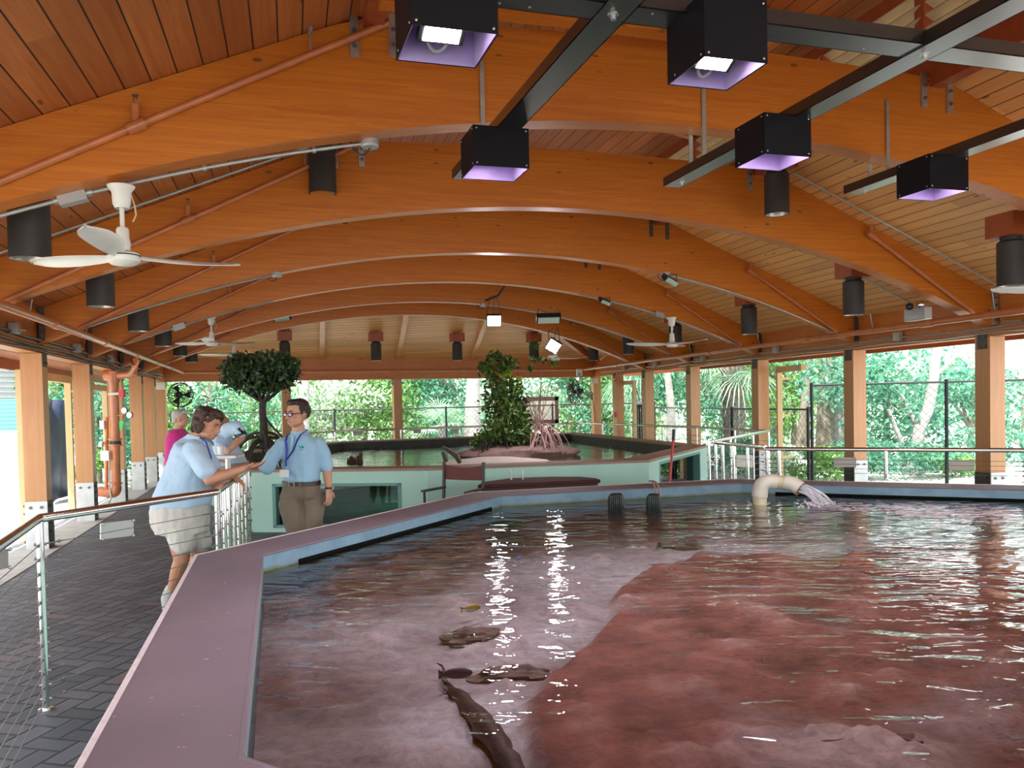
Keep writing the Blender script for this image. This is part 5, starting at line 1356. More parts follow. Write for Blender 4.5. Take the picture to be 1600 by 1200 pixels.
def tree(label, px, Y, h, blobs, n, size, mat, trunk=None, seed=0, name='leafy_tree', tr=.10, base=-.15, group='trees and shrubs outside', tmat=None):
    x = ray(px, 640).x/ray(px, 640).y*Y; t = thing(name, label, 'tree' if 'tree' in name else ('palm' if 'palm' in name else 'shrub'), (x, Y, base), 0, group)
    rs = random.Random(seed); B = [((x+b[0], Y+b[1], b[2]), b[3]) for b in blobs]
    leaves('foliage', B, n, size, mat, t, seed)
    mb = MB()
    top = Vector((x, Y, h*.55))
    if trunk != 0:
        pts = trunk or [(x, Y, base), (x+.05*rs.random(), Y, h*.3), tuple(top)]
        mb.tube(bez([pts[0], Vector(pts[0]).lerp(Vector(pts[1]), .7), Vector(pts[1]), pts[-1]], 8), [tr*(1-.06*i) for i in range(9)], 10)
        for (c, r) in B: mb.tube(bez([Vector(pts[-1])-Vector((0, 0, .3)), Vector(pts[-1]).lerp(Vector(c), .4)+Vector((0, 0, .1)), Vector(c)-Vector((0, 0, r[2]*.3)), Vector(c)], 6), [tr*.5*(1-.12*i) for i in range(7)], 6)
        obj('trunk', mb, tmat or m_trunk, t, True)
    return t
rs = random.Random(21)
def crown(w, z0, z1, k=5, seed=1, dy=.8):
    r = random.Random(seed); out = []
    for i in range(k):
        rr = .30+.25*r.random(); out.append(((r.random()-.5)*w, (r.random()-.5)*dy*1.5, z0+(z1-z0)*r.random(), (w*rr, dy*(.6+.5*r.random()), (z1-z0)*(.22+.15*r.random()))))
    return out
# right side, beyond the fence
spec = [  # label, px, Y, crown width, z0, z1, n leaves, size, mat, seed
 ('bushy blue-green tree outside left of the pale leaning trunk', 1385, 19.5, 2.6, .3, 3.4, 8000, .15, lf_teal, 1),
 ('leafy tree outside right of the tall fence post on the right', 1515, 20.5, 2.4, -.1, 2.0, 6000, .15, lf_teal, 2),
 ('thin sunlit tree outside at the right picture edge', 1600, 23.0, 4.0, 1.2, 4.0, 1600, .16, lf_pale, 3),
 ('fresh green tree outside between two right posts, behind the fence corner', 1240, 23.0, 2.6, .2, 3.8, 7500, .16, lf_green, 4),
 ('pale yellow-green tree outside far behind the leaning trunk', 1440, 27.0, 5.0, .5, 3.6, 6000, .19, lf_pale, 5),
 ('blue-green tree outside behind the palm trunk at left', 1090, 28.0, 3.2, -.1, 4.0, 9000, .18, lf_teal, 6),
 ('green tree outside just right of the right wall fan', 950, 33.0, 3.6, -.1, 4.6, 8000, .20, lf_green, 7),
 ('dense tree outside behind the right wall fan', 890, 33.0, 4.0, -.1, 4.6, 10000, .20, lf_teal, 8),
 ('pale sunlit tree outside behind the island bush', 790, 36.0, 4.4, .2, 5.0, 7000, .22, lf_pale, 9),
 ('blue-green tree outside left of the island bush', 710, 33.5, 3.6, -.1, 4.6, 8500, .21, lf_teal, 10),
 ('pale tree outside behind the middle far post', 640, 36.0, 3.8, -.1, 4.6, 7000, .22, lf_pale, 11),
 ('leafy tree outside left of the middle far post', 570, 33.0, 3.6, -.1, 4.6, 9000, .21, lf_green, 12),
 ('pale tangled tree outside behind the head of the man', 500, 32.5, 3.6, -.2, 2.4, 7500, .20, lf_pale, 13),
 ('green tree outside behind the mangrove crown', 420, 32.0, 4.0, -.1, 4.6, 9000, .21, lf_green, 14),
 ('dense blue-green tree outside behind the left wall fan', 330, 29.0, 4.4, -.1, 4.4, 12000, .19, lf_teal, 15),
 ('dark green tree outside left of the corner post', 215, 27.0, 3.2, -.1, 4.0, 9000, .19, lf_green, 16),
 ('tree outside seen between standpipe and left posts', 150, 21.0, 1.3, .0, 3.6, 6500, .15, lf_teal, 17),
 ('tree outside above the navy tarp', 95, 22.5, 2.4, 1.6, 3.9, 5500, .16, lf_green, 18),
 ('dense green tree outside behind the palm trunk at right', 1190, 30.0, 4.0, -.1, 4.6, 9000, .20, lf_green, 19),
 ('bright tree outside behind the small palm', 1020, 37.0, 4.6, -.1, 5.0, 8000, .22, lf_pale, 20),
]
for (lb, px, Y, wd_, z0, z1, n, sz, mt, sd2) in spec:
    tree(lb, px, Y, z1, crown(wd_, z0+.3, z1, 9, sd2, .9), int(n*.62), sz, mt, None, sd2)
for (lb, px, Y, wd_, z1, n, mt, sd2) in [('low glossy green shrub at the foot of the fence, right', 1400, 17.6, 2.2, .55, 2600, lf_teal, 31), ('low green shrub under the tall fence post', 1310, 17.7, 1.4, .5, 1800, lf_green, 32),
        ('low green shrub outside beside the nearest right post', 1500, 17.5, 1.3, .5, 1800, lf_green, 33), ('sunlit low shrub outside left of the corner handrail post', 1215, 18.6, 1.6, .5, 2200, lf_pale, 34),
        ('low shrub outside behind the stainless corner rail', 1160, 19.5, 1.6, .6, 2200, lf_teal, 35), ('low shrub outside beyond the foot of the standpipe', 138, 19.5, .6, .6, 2200, lf_green, 36)]:
    tree(lb, px, Y, z1, crown(wd_, 0, z1, 6, sd2, .6), n, .11, mt, 0, sd2, name='shrub')
# bare trunks
def trunk(label, pts, r, mat=m_trunk, name='bare_tree'):
    mb = MB(); mb.tube(bez(pts, 12), [r*(1-.03*i) for i in range(13)], 12)
    tag(obj(name, mb, mat, None, True), label, 'tree', 'bare trunks outside')
Yt = 18.3
lt = MB(); lt.tube([atY(1428, 752, Yt), atY(1432, 700, Yt), atY(1437, 668, Yt), atY(1450, 640, Yt), atY(1458, 600, Yt), atY(1462, 560, Yt), atY(1470, 520, Yt)], [.15, .13, .13, .12, .11, .10, .09], 12)
lt.tube([atY(1437, 672, Yt), atY(1420, 640, Yt+.3), atY(1400, 600, Yt+.4)], [.06, .045, .03], 8); lt.tube([atY(1459, 590, Yt), atY(1490, 560, Yt), atY(1510, 535, Yt)], [.05, .035, .02], 8); lt.tube([atY(1418, 752, Yt), atY(1408, 690, Yt), atY(1388, 640, Yt)], [.09, .06, .04], 8)
tag(obj('leaning_tree', lt, m_trunkp, None, True), 'pale grey bent tree trunk leaning right, outside between right posts', 'tree')
trunk('broad grey trunk outside right of the tall black fence post', [atY(1288, 760, 20), atY(1290, 680, 20), atY(1291, 600, 20), atY(1293, 500, 20)], .26)
trunk('slimmer pale trunk close behind the broad grey one', [atY(1312, 760, 21), atY(1311, 680, 21), atY(1308, 600, 21), atY(1312, 500, 21)], .17, m_trunkp)
trunk('grey trunk outside left of the tall fence post', [atY(1252, 700, 21), atY(1256, 640, 21), atY(1262, 600, 21), atY(1268, 520, 21)], .14)
trunk('very pale trunk outside right of the man', [atY(474, 690, 30), atY(474, 640, 30), atY(476, 600, 30), atY(478, 560, 30)], .24, m_trunkp)
trunk('pale trunk outside left of the island bush', [atY(738, 690, 31), atY(738, 640, 31), atY(739, 600, 31), atY(741, 560, 31)], .34, m_trunkp)
trunk('pale slanting trunk outside seen between right posts', [atY(1048, 690, 27), atY(1052, 640, 27), atY(1044, 600, 27), atY(1040, 560, 27)], .16, m_trunkp)
# palms
def palm(label, px, Y, ztop_, r, nf, fl, seed, hang=.9, skirt=True):
    x = ray(px, 640).x/ray(px, 640).y*Y; t = thing('palm', label, 'palm', (x, Y, -.15), 0, 'palms outside'); rs = random.Random(seed)
    mb = MB().tube([(x, Y, -.15), (x+.02, Y, ztop_*.5), (x, Y, ztop_)], [r*.8, r*.9, r*.95], 16); obj('trunk', mb, m_trunk, t, True)
    bt = MB(); nb = int(ztop_/.10)
    for i in range(nb):
        for j in range(9):
            a = 2*math.pi*(j+.5*(i % 2))/9; z = .05+i*.10; p = Vector((x+r*.85*math.cos(a), Y+r*.85*math.sin(a), z)); o_ = Vector((math.cos(a), math.sin(a), 0)); tn = Vector((-math.sin(a), math.cos(a), 0))
            bt.add([p-tn*.055, p+tn*.055, p+o_*.09+Vector((0, 0, .17))+tn*.02, p+o_*.09+Vector((0, 0, .17))-tn*.02], [(0, 1, 2, 3)])
    obj('boot_stubs', bt, m_trunkp, t)
    for i in range(nf):
        a = 2*math.pi*i/nf+rs.random()*.5; el = math.radians(rs.uniform(-50, 55) if skirt else rs.uniform(-10, 60)); d = Vector((math.cos(a)*math.cos(el), math.sin(a)*math.cos(el), math.sin(el)))
        c0 = Vector((x, Y, ztop_)); pl = .45*fl+.3*rs.random(); hub = c0+d*pl; mb = MB().tube([c0, c0.lerp(hub, .5)+Vector((0, 0, .05)), hub], [.02, .016, .012], 5)
        side = d.cross(Vector((0, 0, 1))).normalized(); up_ = side.cross(d)
        for k in range(26):
            b_ = (k/25-.5)*2*2.1; dr = (d*math.cos(b_)+side*math.sin(b_)).normalized(); ln = fl*(.75+.3*math.cos(b_))*(.9+.2*rs.random()); w_2 = side*math.cos(b_)*.018-d*math.sin(b_)*.018
            m1 = hub+dr*ln*.55+Vector((0, 0, -.06*hang)); m2 = hub+dr*ln+Vector((0, 0, -.45*hang*ln*rs.uniform(.7, 1.2)))
            mb.add([hub, m1-w_2, m1+w_2, m2], [(0, 1, 2), (1, 3, 2)])
        obj('frond', mb, lf_palm if rs.random() < .75 else lf_pale, t)
palm('stout palm with crosshatched trunk outside on the right', 1146, 22.0, 2.75, .33, 15, 1.1, 3)
palm('palm with bright hanging fronds outside beside the litter bin', 1000, 29.5, 2.9, .22, 14, 1.3, 5)
palm('low fan palm outside behind the far fence left of the bush', 690, 30.0, .9, .12, 12, .9, 8, .5, False)
palm('palm outside above the cream door frame at right', 1212, 25.0, 3.6, .2, 12, 1.3, 11)
# a hazy mass of leaves closes the view
bl = []
r_ = random.Random(77)
for i in range(60):
    a = i/59; x = -30+70*a; y = 46-8*math.cos((a-.5)*3)+(-20*max(0, a-.62)*2 if a > .62 else 0)-(12*max(0, .3-a)*2 if a < .3 else 0); bl.append(((x, y, r_.uniform(.2, 3.6)), (2.2, 1.2, 1.4)))
q = leaves('foliage_mass', bl, 30000, .34, lf_pale, None, 99, .2); tag(q, 'hazy mass of sunlit foliage beyond all the fences', 'foliage', None, 'stuff')

# mangrove with round crown in the far tank
YM = 12.6; g = lambda x, y, d=0: atY(x, y, YM+d)
mg = thing('mangrove_tree', 'round-crowned mangrove tree with prop roots behind the two talking people', 'tree', tuple(g(413, 738)))
tr_ = MB().tube([g(413, 700), g(412, 665), g(410, 640), g(411, 626)], [.085, .062, .055, .06], 12)
for (ex, ey, d) in ((372, 602, -.2), (385, 588, .3), (398, 600, -.3), (412, 590, .2), (428, 600, -.2), (446, 596, .2), (455, 585, 0), (360, 580, .2), (432, 582, -.4)):
    tr_.tube(bez([g(411, 628), g(411+(ex-411)*.35, 620, d*.3), g(411+(ex-411)*.75, (620+ey)/2+4, d*.7), g(ex, ey, d)], 8), [.034, .031, .028, .024, .020, .016, .012, .009, .006], 7)
obj('trunk', tr_, m_trunkd, mg, True)
ro = MB(); r9 = random.Random(3)
for i in range(15):
    a = r9.uniform(0, 6.28); rad = r9.uniform(.25, .62); z0 = g(413, 690).z+r9.uniform(-.12, .16); x0, y0 = g(413, 690).x, YM
    ro.tube(bez([(x0, y0, z0), (x0+rad*.5*math.cos(a), y0+rad*.5*math.sin(a), z0+.07), (x0+rad*.95*math.cos(a), y0+rad*.8*math.sin(a), z0-.10), (x0+rad*math.cos(a), y0+rad*.8*math.sin(a), .60)], 9), [.028-.0015*j for j in range(10)], 7)
ro.tube(bez([g(414, 650), g(422, 668), g(436, 672), g(444, 690)], 8), .018, 6)
obj('prop_root', ro, m_trunkd, mg, True)
blm = []
for (x, y, rx, rz, d) in ((405, 582, 50, 24, 0), (372, 592, 28, 18, -.1), (438, 590, 28, 20, .1), (385, 568, 32, 18, .2), (425, 565, 38, 17, -.2), (405, 602, 40, 14, 0), (452, 578, 18, 20, 0), (358, 575, 14, 12, .1)):
    c = g(x, y, d); blm.append((tuple(c), (rx/98, rx/98*.8+.1, rz/98)))
leaves('foliage', blm, 4600, .085, lf_dark, mg, 5, .2, .5)
leaves('bright_sprig', [(tuple(g(462, 566)), (.10, .1, .09)), (tuple(g(455, 572)), (.09, .1, .08))], 90, .075, lf_green, mg, 6, .1, .5)

# island bush, bare mangrove
YI = 15.3; g = lambda x, y, d=0: atY(x, y, YI+d)
ib = thing('island_bush', 'tall leafy mangrove bush growing on the island', 'bush', tuple(g(788, 700)))
st2 = MB()
for i in range(26):
    x0 = 750+r9.random()*75; st2.tube(bez([g(x0, 703, r9.uniform(-.3, .3)), g(x0+r9.uniform(-8, 8), 680), g(770+r9.random()*40, 640), g(765+r9.random()*45, 570+r9.random()*60)], 7), [.014-.0015*j for j in range(8)], 5)
for i in range(40):
    x0 = 745+r9.random()*85; st2.tube([g(x0, 706, r9.uniform(-.4, .3)), g(x0+r9.uniform(-6, 6), 675+r9.random()*18, r9.uniform(-.3, .3))], [.010, .006], 5)
obj('stem', st2, m_trunkd, ib, True)
bi = []
for (x, y, rx, rz) in ((780, 600, 26, 22), (772, 630, 26, 24), (800, 640, 30, 28), (788, 665, 36, 22), (765, 680, 26, 14), (810, 678, 28, 18), (760, 575, 16, 14), (790, 570, 20, 16), (772, 557, 14, 9), (800, 612, 20, 22), (745, 690, 12, 8), (815, 655, 16, 18)):
    bi.append((tuple(g(x, y, r9.uniform(-.15, .15))), (rx/81, .32, rz/81)))
leaves('foliage', bi, 2600, .105, lf_bush, ib, 15, .15, .5)
leaves('yellow_lit_leaves', [(tuple(g(792, 583)), (.12, .1, .10)), (tuple(g(808, 594)), (.12, .1, .06)), (tuple(g(789, 572)), (.06, .06, .10))], 46, .13, lf_yel, ib, 16, .1, .5)
leaves('side_twig_leaves', [(tuple(g(842, 562)), (.24, .1, .08)), (tuple(g(836, 540)), (.08, .1, .12)), (tuple(g(865, 568)), (.12, .1, .07)), (tuple(g(828, 575)), (.10, .1, .08))], 120, .085, lf_bush, ib, 17, .1, .5)
m_twig = plain('pinkish_bare_twigs', (.34, .20, .18), .7, 0, .2, 12)
bt = thing('bare_mangrove', 'leafless pinkish mangrove with tangled arching roots on the island', 'tree', tuple(g(845, 700)))
tw = MB()
for i in range(15):
    ex = 812+r9.random()*70; ey = 565+r9.random()*55; p4 = [g(842+r9.uniform(-8, 8), 672), g(842+(ex-842)*.3, 650), g(842+(ex-842)*.7, ey+34), g(ex, ey, r9.uniform(-.3, .3))]
    b_ = bez(p4, 8); tw.tube(b_, [.010-.0009*j for j in range(9)], 5)
    for j in (3, 4, 6, 7):
        q = b_[j]; tw.tube([q, q+Vector((r9.uniform(-.18, .18), 0, r9.uniform(.08, .22)))], [.005, .002], 4)
obj('branch', tw, m_twig, bt, True)
rt = MB()
for i in range(60):
    x0 = 833+r9.random()*30; dx = r9.uniform(-22, 30)+r9.choice((0, 0, 10)); d = r9.uniform(-.5, .3); y0 = r9.uniform(662, 690)
    rt.tube(bez([g(x0, y0, d*.2), g(x0+dx*r9.uniform(.2, .5), y0-r9.uniform(0, 8), d*.5), g(x0+dx*.8, y0+r9.uniform(8, 18), d), g(x0+dx, 702+r9.random()*10, d)], 8), [r9.uniform(.010, .019)*(1-.05*j) for j in range(9)], 6)
obj('arching_root', rt, m_twig, bt, True)
# ------------------------------------------------------------------ people
def skinmat(name, c):
    m, nt, b = newmat(name); v = mapping(nt); c_ = ramp(nt, noise(nt, v, 9, 4), [(.3, tuple(x*.9 for x in c)), (.7, c)])
    nt.links.new(c_, b.inputs['Base Color']); b.inputs['Roughness'].default_value = .5; b.inputs['Subsurface Weight'].default_value = .06; return m
def cloth(name, c, sc=5, st=.35):
    m, nt, b = newmat(name); v = mapping(nt, (1, 1, .45)); n = noise(nt, v, sc, 3, .5, .9)
    c_ = ramp(nt, n, [(.25, tuple(x*.88 for x in c)), (.7, c)]); nt.links.new(c_, b.inputs['Base Color']); b.inputs['Roughness'].default_value = .85; st *= 1.6; b.inputs['Sheen Weight'].default_value = .15
    bump(nt, b, n, st, .03); return m
FOLDS = {'polo_shirt': (.085, .022), 'pale_blue_shirt': (.09, .02), 'trousers': (.06, .016), 'shorts': (.05, .016), 'magenta_top': (.08, .02), 'hair': (.018, .012)}
def remesh(o, vox, sm=4):
    r = o.modifiers.new('remesh', 'REMESH'); r.mode = 'VOXEL'; r.voxel_size = vox; r.use_smooth_shade = True
    s_ = o.modifiers.new('smooth', 'SMOOTH'); s_.factor = .5; s_.iterations = sm
    if o.name.split('.')[0] in FOLDS:
        tx = bpy.data.textures.new('folds', 'CLOUDS'); tx.noise_scale = FOLDS[o.name.split('.')[0]][0]; d_ = o.modifiers.new('folds', 'DISPLACE'); d_.texture = tx; d_.strength = FOLDS[o.name.split('.')[0]][1]; d_.mid_level = .5
    return o
def loft(mb, secs, n=22):
    """secs: (centre, half width, half depth, side vector, front vector)"""
    vs = []; fs = []
    for c, rx, ry, sx, fy in secs:
        c = Vector(c); sx = Vector(sx).normalized(); fy = Vector(fy).normalized()
        for k in range(n):
            a = 2*math.pi*k/n; ca, sa = math.cos(a), math.sin(a)
            e = .86; x = math.copysign(abs(ca)**e, ca); y = math.copysign(abs(sa)**e, sa); vs.append(c+sx*rx*x+fy*ry*y)
    m_ = len(secs)
    for i in range(m_-1):
        for k in range(n):
            k2 = (k+1) % n; fs.append((i*n+k, i*n+k2, (i+1)*n+k2, (i+1)*n+k))
    fs.append(tuple(range(n-1, -1, -1))); fs.append(tuple((m_-1)*n+k for k in range(n))); return mb.add(vs, fs)
def head_parts(t, body, c, face, up=(0, 0, 1), s=1.0, hair='short', haircol=None, skin=None, glasses=False, mouth=True, female=False):
    """adds the head to mesh `body`; c = centre of the skull; face = direction looked at"""
    f = Vector(face).normalized(); u = Vector(up); sd_v = f.cross(u).normalized(); u = sd_v.cross(f).normalized(); Rm = Matrix((sd_v, f, u)).transposed()
    p = lambda x, y, z: Vector(c)+Rm @ Vector((x*s, y*s, z*s))
    body.ell(p(0, -.012, .02), (.074*s, .094*s, .092*s), Rm, 20, 14)
    body.ell(p(0, .018, -.035), (.060*s, .070*s, .072*s), Rm, 18, 12)
    body.ell(p(0, .048, -.078), (.036*s, .036*s, .030*s), Rm, 14, 10)                      # chin and jaw
    for q in (-1, 1):
        body.ell(p(q*.036, .030, -.068), (.026*s, .040*s, .026*s), Rm, 12, 8)
        body.ell(p(q*.036, .062, -.018), (.022*s, .018*s, .020*s), Rm, 12, 8)             # cheekbones
        body.ell(p(q*.030, .080, .016), (.026*s, .010*s, .007*s), Rm, 10, 6)              # brow
        body.ell(p(q*.074, -.004, -.008), (.008*s, .018*s, .030*s), Rm, 12, 8)            # ears
        body.ell(p(q*.012, .094, -.034), (.009*s, .010*s, .008*s), Rm, 8, 6)
    body.cap(p(0, .084, .006), .0085*s, p(0, .103, -.028), .0125*s, 10)                   # nose
    body.ell(p(0, .083, -.056), (.024*s, .010*s, .0055*s), Rm, 12, 6); body.ell(p(0, .081, -.067), (.021*s, .010*s, .006*s), Rm, 12, 6)
    ey = MB(); ir = MB(); br = MB(); lp = MB()
    for q in (-1, 1):
        ey.ell(p(q*.030, .0765, -.001), (.0115*s, .008*s, .0055*s), Rm, 12, 8); ir.ell(p(q*.030, .0835, -.001), (.0050*s, .003*s, .0048*s), Rm, 10, 6)
        br.tube([p(q*.014, .092, .018), p(q*.030, .092, .024), p(q*.047, .082, .018)], [.003*s, .0042*s, .002*s], 6)
    lp.ell(p(0, .0905, -.0605), (.022*s, .0035*s, .0055*s), Rm, 12, 6)
    e = obj('eye', ey, m_eye, t, True); obj('iris', ir, m_blackp, e, True); obj('eyebrow', br, haircol if not female else m_brow, t, True); obj('lips', lp, m_lip, t, True)
    return p, Rm
m_eye = plain('eye_white', (.42, .38, .35), .2, 0, .02, 5); m_brow = plain('brow_brown', (.10, .06, .04), .8); m_lip = plain('lip_rose', (.42, .16, .13), .5, 0, .05, 9)
def hand(mb, wrist, d, nrm, curl=.3, s=1.0, spread=.12, thumb=1, pose=None):
    """palm, four fingers and a thumb; d = pointing direction, nrm = back of the hand"""
    d = Vector(d).normalized(); nrm = Vector(nrm); sd_v = d.cross(nrm).normalized()*thumb; nrm = (sd_v.cross(d)*thumb).normalized() if thumb > 0 else d.cross(sd_v).normalized()
    nrm = Vector(nrm); w = Vector(wrist); p = lambda a, b_, c: w+d*a*s+sd_v*b_*s+nrm*c*s
    for b_ in (-.027, -.009, .009, .027): mb.cap(p(.012, b_*.8, 0), .016*s, p(.078, b_, 0), .0125*s, 10)
    mb.ell(p(.045, 0, 0), (.040*s, .040*s, .014*s), Matrix((d, sd_v, nrm)).transposed(), 14, 8)
    for i, (b_, L1) in enumerate(((.030, .080), (.010, .092), (-.010, .086), (-.029, .066))):
        base = p(.083, b_, 0); dirf = (d+sd_v*b_*spread*40*.1).normalized(); k = curl*(1+.15*i)
        q1 = base+(dirf*math.cos(k*.6)-nrm*math.sin(k*.6))*L1*.42*s; q2 = q1+(dirf*math.cos(k*1.5)-nrm*math.sin(k*1.5))*L1*.32*s; q3 = q2+(dirf*math.cos(k*2.2)-nrm*math.sin(k*2.2))*L1*.26*s
        mb.cap(base, .0100*s, q1, .0092*s, 8); mb.cap(q1, .0092*s, q2, .0085*s, 8); mb.cap(q2, .0085*s, q3, .0072*s, 8)
    t0 = p(.022, .030, -.004); t1 = t0+(d*.62+sd_v*.70-nrm*.12*1).normalized()*.040*s; t2 = t1+(d*.85+sd_v*.38-nrm*.2).normalized()*.034*s
    mb.cap(t0, .015*s, t1, .0115*s, 9); mb.cap(t1, .0112*s, t2, .009*s, 9)

# --- man with glasses
YM_ = 7.25; g = lambda x, y, d=0: atY(x, y, YM_+d)
m_skin1 = skinmat('tanned_skin', (.60, .31, .20)); m_shirt1 = cloth('light_blue_polo', (.36, .59, .77)); m_pants = cloth('olive_khaki_cloth', (.20, .155, .11), 5, .5)
m_hair1 = plain('dark_brown_hair', (.035, .022, .016), .6, 0, .3, 60, .6)
man = thing('person', 'man in light blue polo shirt, glasses, blue lanyard and khaki trousers', 'person', tuple(atZ(474, 955, 0)))
fwd = Vector((-.42, -.90, 0)).normalized(); sdv = Vector((.90, -.42, 0)).normalized()      # body faces camera, turned a little to the left
hc = g(464.5, 645.5); up_ = (.02, 0, 1)
b = MB(); face = Vector((-.62, -.78, -.06))
hp_, RmH = head_parts(man, b, hc, face, (0, 0, 1), 1.16, haircol=m_hair1)
b.cap(g(466, 664, .03), .055, g(469, 690, .04), .062, 14)
sh_l, sh_r = g(440, 695, .02), g(499, 694, .06)
# his left arm (right in the picture) hangs down
el_r = g(511, 736, .06); wr_r = g(514, 766, -.02); b.chain([(sh_r, .055), (el_r, .042)]); b.chain([(el_r, .043), (el_r.lerp(wr_r, .35), .041), (wr_r, .028)])
hand(b, wr_r+Vector((0, 0, .01)), (.03, -.10, -1), (.80, -.6, 0), .42, 1.0, thumb=-1)
# his right arm comes forward behind the woman's hand
el_l = g(418, 728, .0); wr_l = g(404, 727, .06); b.chain([(sh_l, .055), (el_l, .044)]); b.chain([(el_l, .043), (wr_l, .030)])
hand(b, wr_l, (-.60, .75, .05), (0, 0, 1), .8, .9, thumb=1)
# legs and trunk under the clothes
hipL, hipR = g(456, 784, .04), g(488, 784, .06); knL, knR = g(466, 846, -.02), g(486, 848, -.04); anL, anR = atZ(470, 950, .09), atZ(482, 946, .09)
b.chain([(hipL, .060), (knL, .048), (anL, .038)]); b.chain([(hipR, .060), (knR, .048), (anR, .038)])
b.chain([(g(470, 700, .05), .10), (g(471, 760, .05), .12)])
remesh(obj('body', b, m_skin1, man, True), .0065, 3)
s1 = MB(); S = lambda px, py, rx, ry, d=0: (g(px, py, .05+d), rx, ry, sdv, fwd)
loft(s1, [S(468, 671, .064, .066), S(468, 677, .085, .075), S(469, 684, .135, .090), S(470, 692, .172, .104), S(470, 702, .186, .114), S(470, 718, .186, .122), S(471, 738, .178, .128), S(471, 750, .176, .130), S(471, 754, .150, .115)])
s1.chain([(g(443, 694, .03), .070), (g(428, 712, -.01), .072), (g(417, 729, -.02), .074)])
s1.chain([(g(497, 693, .06), .066), (g(505, 706, .06), .064), (g(510, 729, .06), .062)])
o = remesh(obj('polo_shirt', s1, m_shirt1, man, True), .010, 5)
cl = MB()      # collar
nk = g(467.5, 673, .04)
for q in (-1, 1):
    cl.add([nk+sdv*q*.062-fwd*.04+Vector((0, 0, .012)), nk+sdv*q*.052+fwd*.045+Vector((0, 0, .0)), nk+sdv*q*.012+fwd*.088+Vector((0, 0, -.045)), nk+sdv*q*.060+fwd*.085+Vector((0, 0, -.075)), nk+sdv*q*.092+fwd*.02+Vector((0, 0, -.032)), nk+sdv*q*.085-fwd*.05+Vector((0, 0, -.012))], [(0, 1, 2, 3, 4, 5)])
c_o = obj('collar', cl, m_shirt1, man); m_ = c_o.modifiers.new('s', 'SOLIDIFY'); m_.thickness = .006
pk = MB().bar(nk+fwd*.094+Vector((0, 0, -.04)), g(468, 704, .05)+fwd*.125, .030, .006, up=fwd); obj('placket', pk, m_shirt1, man)
obj('shirt_button', MB().ell(nk+fwd*.105+Vector((0, 0, -.07)), (.005, .004, .005)).ell(nk+fwd*.118+Vector((0, 0, -.12)), (.005, .004, .005)), m_paper, man, True)
tr = MB(); T_ = lambda px, py, rx, ry, d=0: (g(px, py, .05+d), rx, ry, sdv, fwd)
loft(tr, [T_(471, 752, .180, .125), T_(471, 762, .186, .130), T_(471, 772, .186, .124), T_(472, 778, .165, .10)])
tr.chain([(g(455, 776, .04), .108), (g(455, 792, .03), .102), (g(466, 838, -.02), .078), (atZ(469, 935, .16), .062)]); tr.chain([(g(488, 776, .06), .106), (g(489, 792, .06), .100), (g(487, 838, -.03), .078), (atZ(483, 932, .16), .062)])
tr.cap(g(446, 790, .03), .07, g(459, 834, -.01), .06); tr.cap(g(496, 790, .06), .07, g(492, 834, -.01), .06)
remesh(obj('trousers', tr, m_pants, man, True), .010, 10)
m_belt = plain('dark_brown_belt', (.03, .014, .010), .4, 0, .1, 8)
cB = g(471, 754.5, .05); n = 40; vs = []
for k in range(n):
    a = 2*math.pi*k/n; ca, sa = math.cos(a), math.sin(a); e = .86; x = math.copysign(abs(ca)**e, ca); y = math.copysign(abs(sa)**e, sa)
    for rr_, z in ((1.0, -.019), (1.035, -.019), (1.035, .019), (1.0, .019)): vs.append(cB+sdv*.182*x*rr_+fwd*.130*y*rr_+Vector((0, 0, z)))
fs = [(k*4+j, k*4+(j+1) % 4, ((k+1) % n)*4+(j+1) % 4, ((k+1) % n)*4+j) for k in range(n) for j in range(4)]
be = obj('belt', MB().add(vs, fs), m_belt, man, True)
bk = cB+fwd*.142+sdv*.0; obj('buckle', MB().tube([bk+sdv*.028+Vector((0, 0, .02)), bk+sdv*.028+Vector((0, 0, -.02)), bk-sdv*.028+Vector((0, 0, -.02)), bk-sdv*.028+Vector((0, 0, .02)), bk+sdv*.028+Vector((0, 0, .02))], .004, 6), m_steel, be, True)
lp_ = MB()
for x in (-.095, .085): q = cB+sdv*x+fwd*(.130*math.sqrt(1-(x/.182)**2)+.008); lp_.box(q, (.012, .008, .052), Matrix((sdv, fwd, Vector((0, 0, 1)))).transposed())
obj('belt_loop', lp_, m_pants, man)
wt = MB().tube([wr_r+Vector((0, 0, .012)), wr_r+Vector((0, 0, .030))], .034, 16); w_o = obj('wrist_watch', wt, m_blackp, man, True); obj('watch_dial', MB().tube([wr_r+Vector((.036, -.012, .021)), wr_r+Vector((.042, -.014, .021))], .017, 14), m_steel, w_o, True)
m_lany = plain('royal_blue_ribbon', (.015, .04, .36), .5, 0, .1, 9)
ly = MB(); vx = g(462.5, 718, .05)+fwd*.145; 
for q in (-1, 1):
    for o2 in (0, .010 if q < 0 else 0):
        pts = [nk+sdv*q*.070-fwd*.03+Vector((0, 0, .008)), nk+sdv*q*.072+fwd*.075+Vector((0, 0, -.035)), nk+sdv*(q*.066+o2)+fwd*.118+Vector((0, 0, -.085)), nk+sdv*(q*.040+o2)+fwd*.140+Vector((0, 0, -.17)), vx]
        for a, b2 in zip(pts, pts[1:]): ly.bar(a, b2, .015, .003, up=fwd)
ly.bar(vx, vx+Vector((0, 0, -.05)), .018, .005, up=fwd)
lo_ = obj('lanyard', ly, m_lany, man)
bc = vx+Vector((-.010, 0, -.115))+fwd*.01; Rb = Matrix((sdv, fwd, Vector((0, 0, 1)))).transposed()
bd_ = obj('name_badge', MB().box(bc, (.105, .004, .068), Rb), m_paper, lo_)
m_ink = plain('faint_badge_print', (.45, .42, .52), .7)
ik = MB()
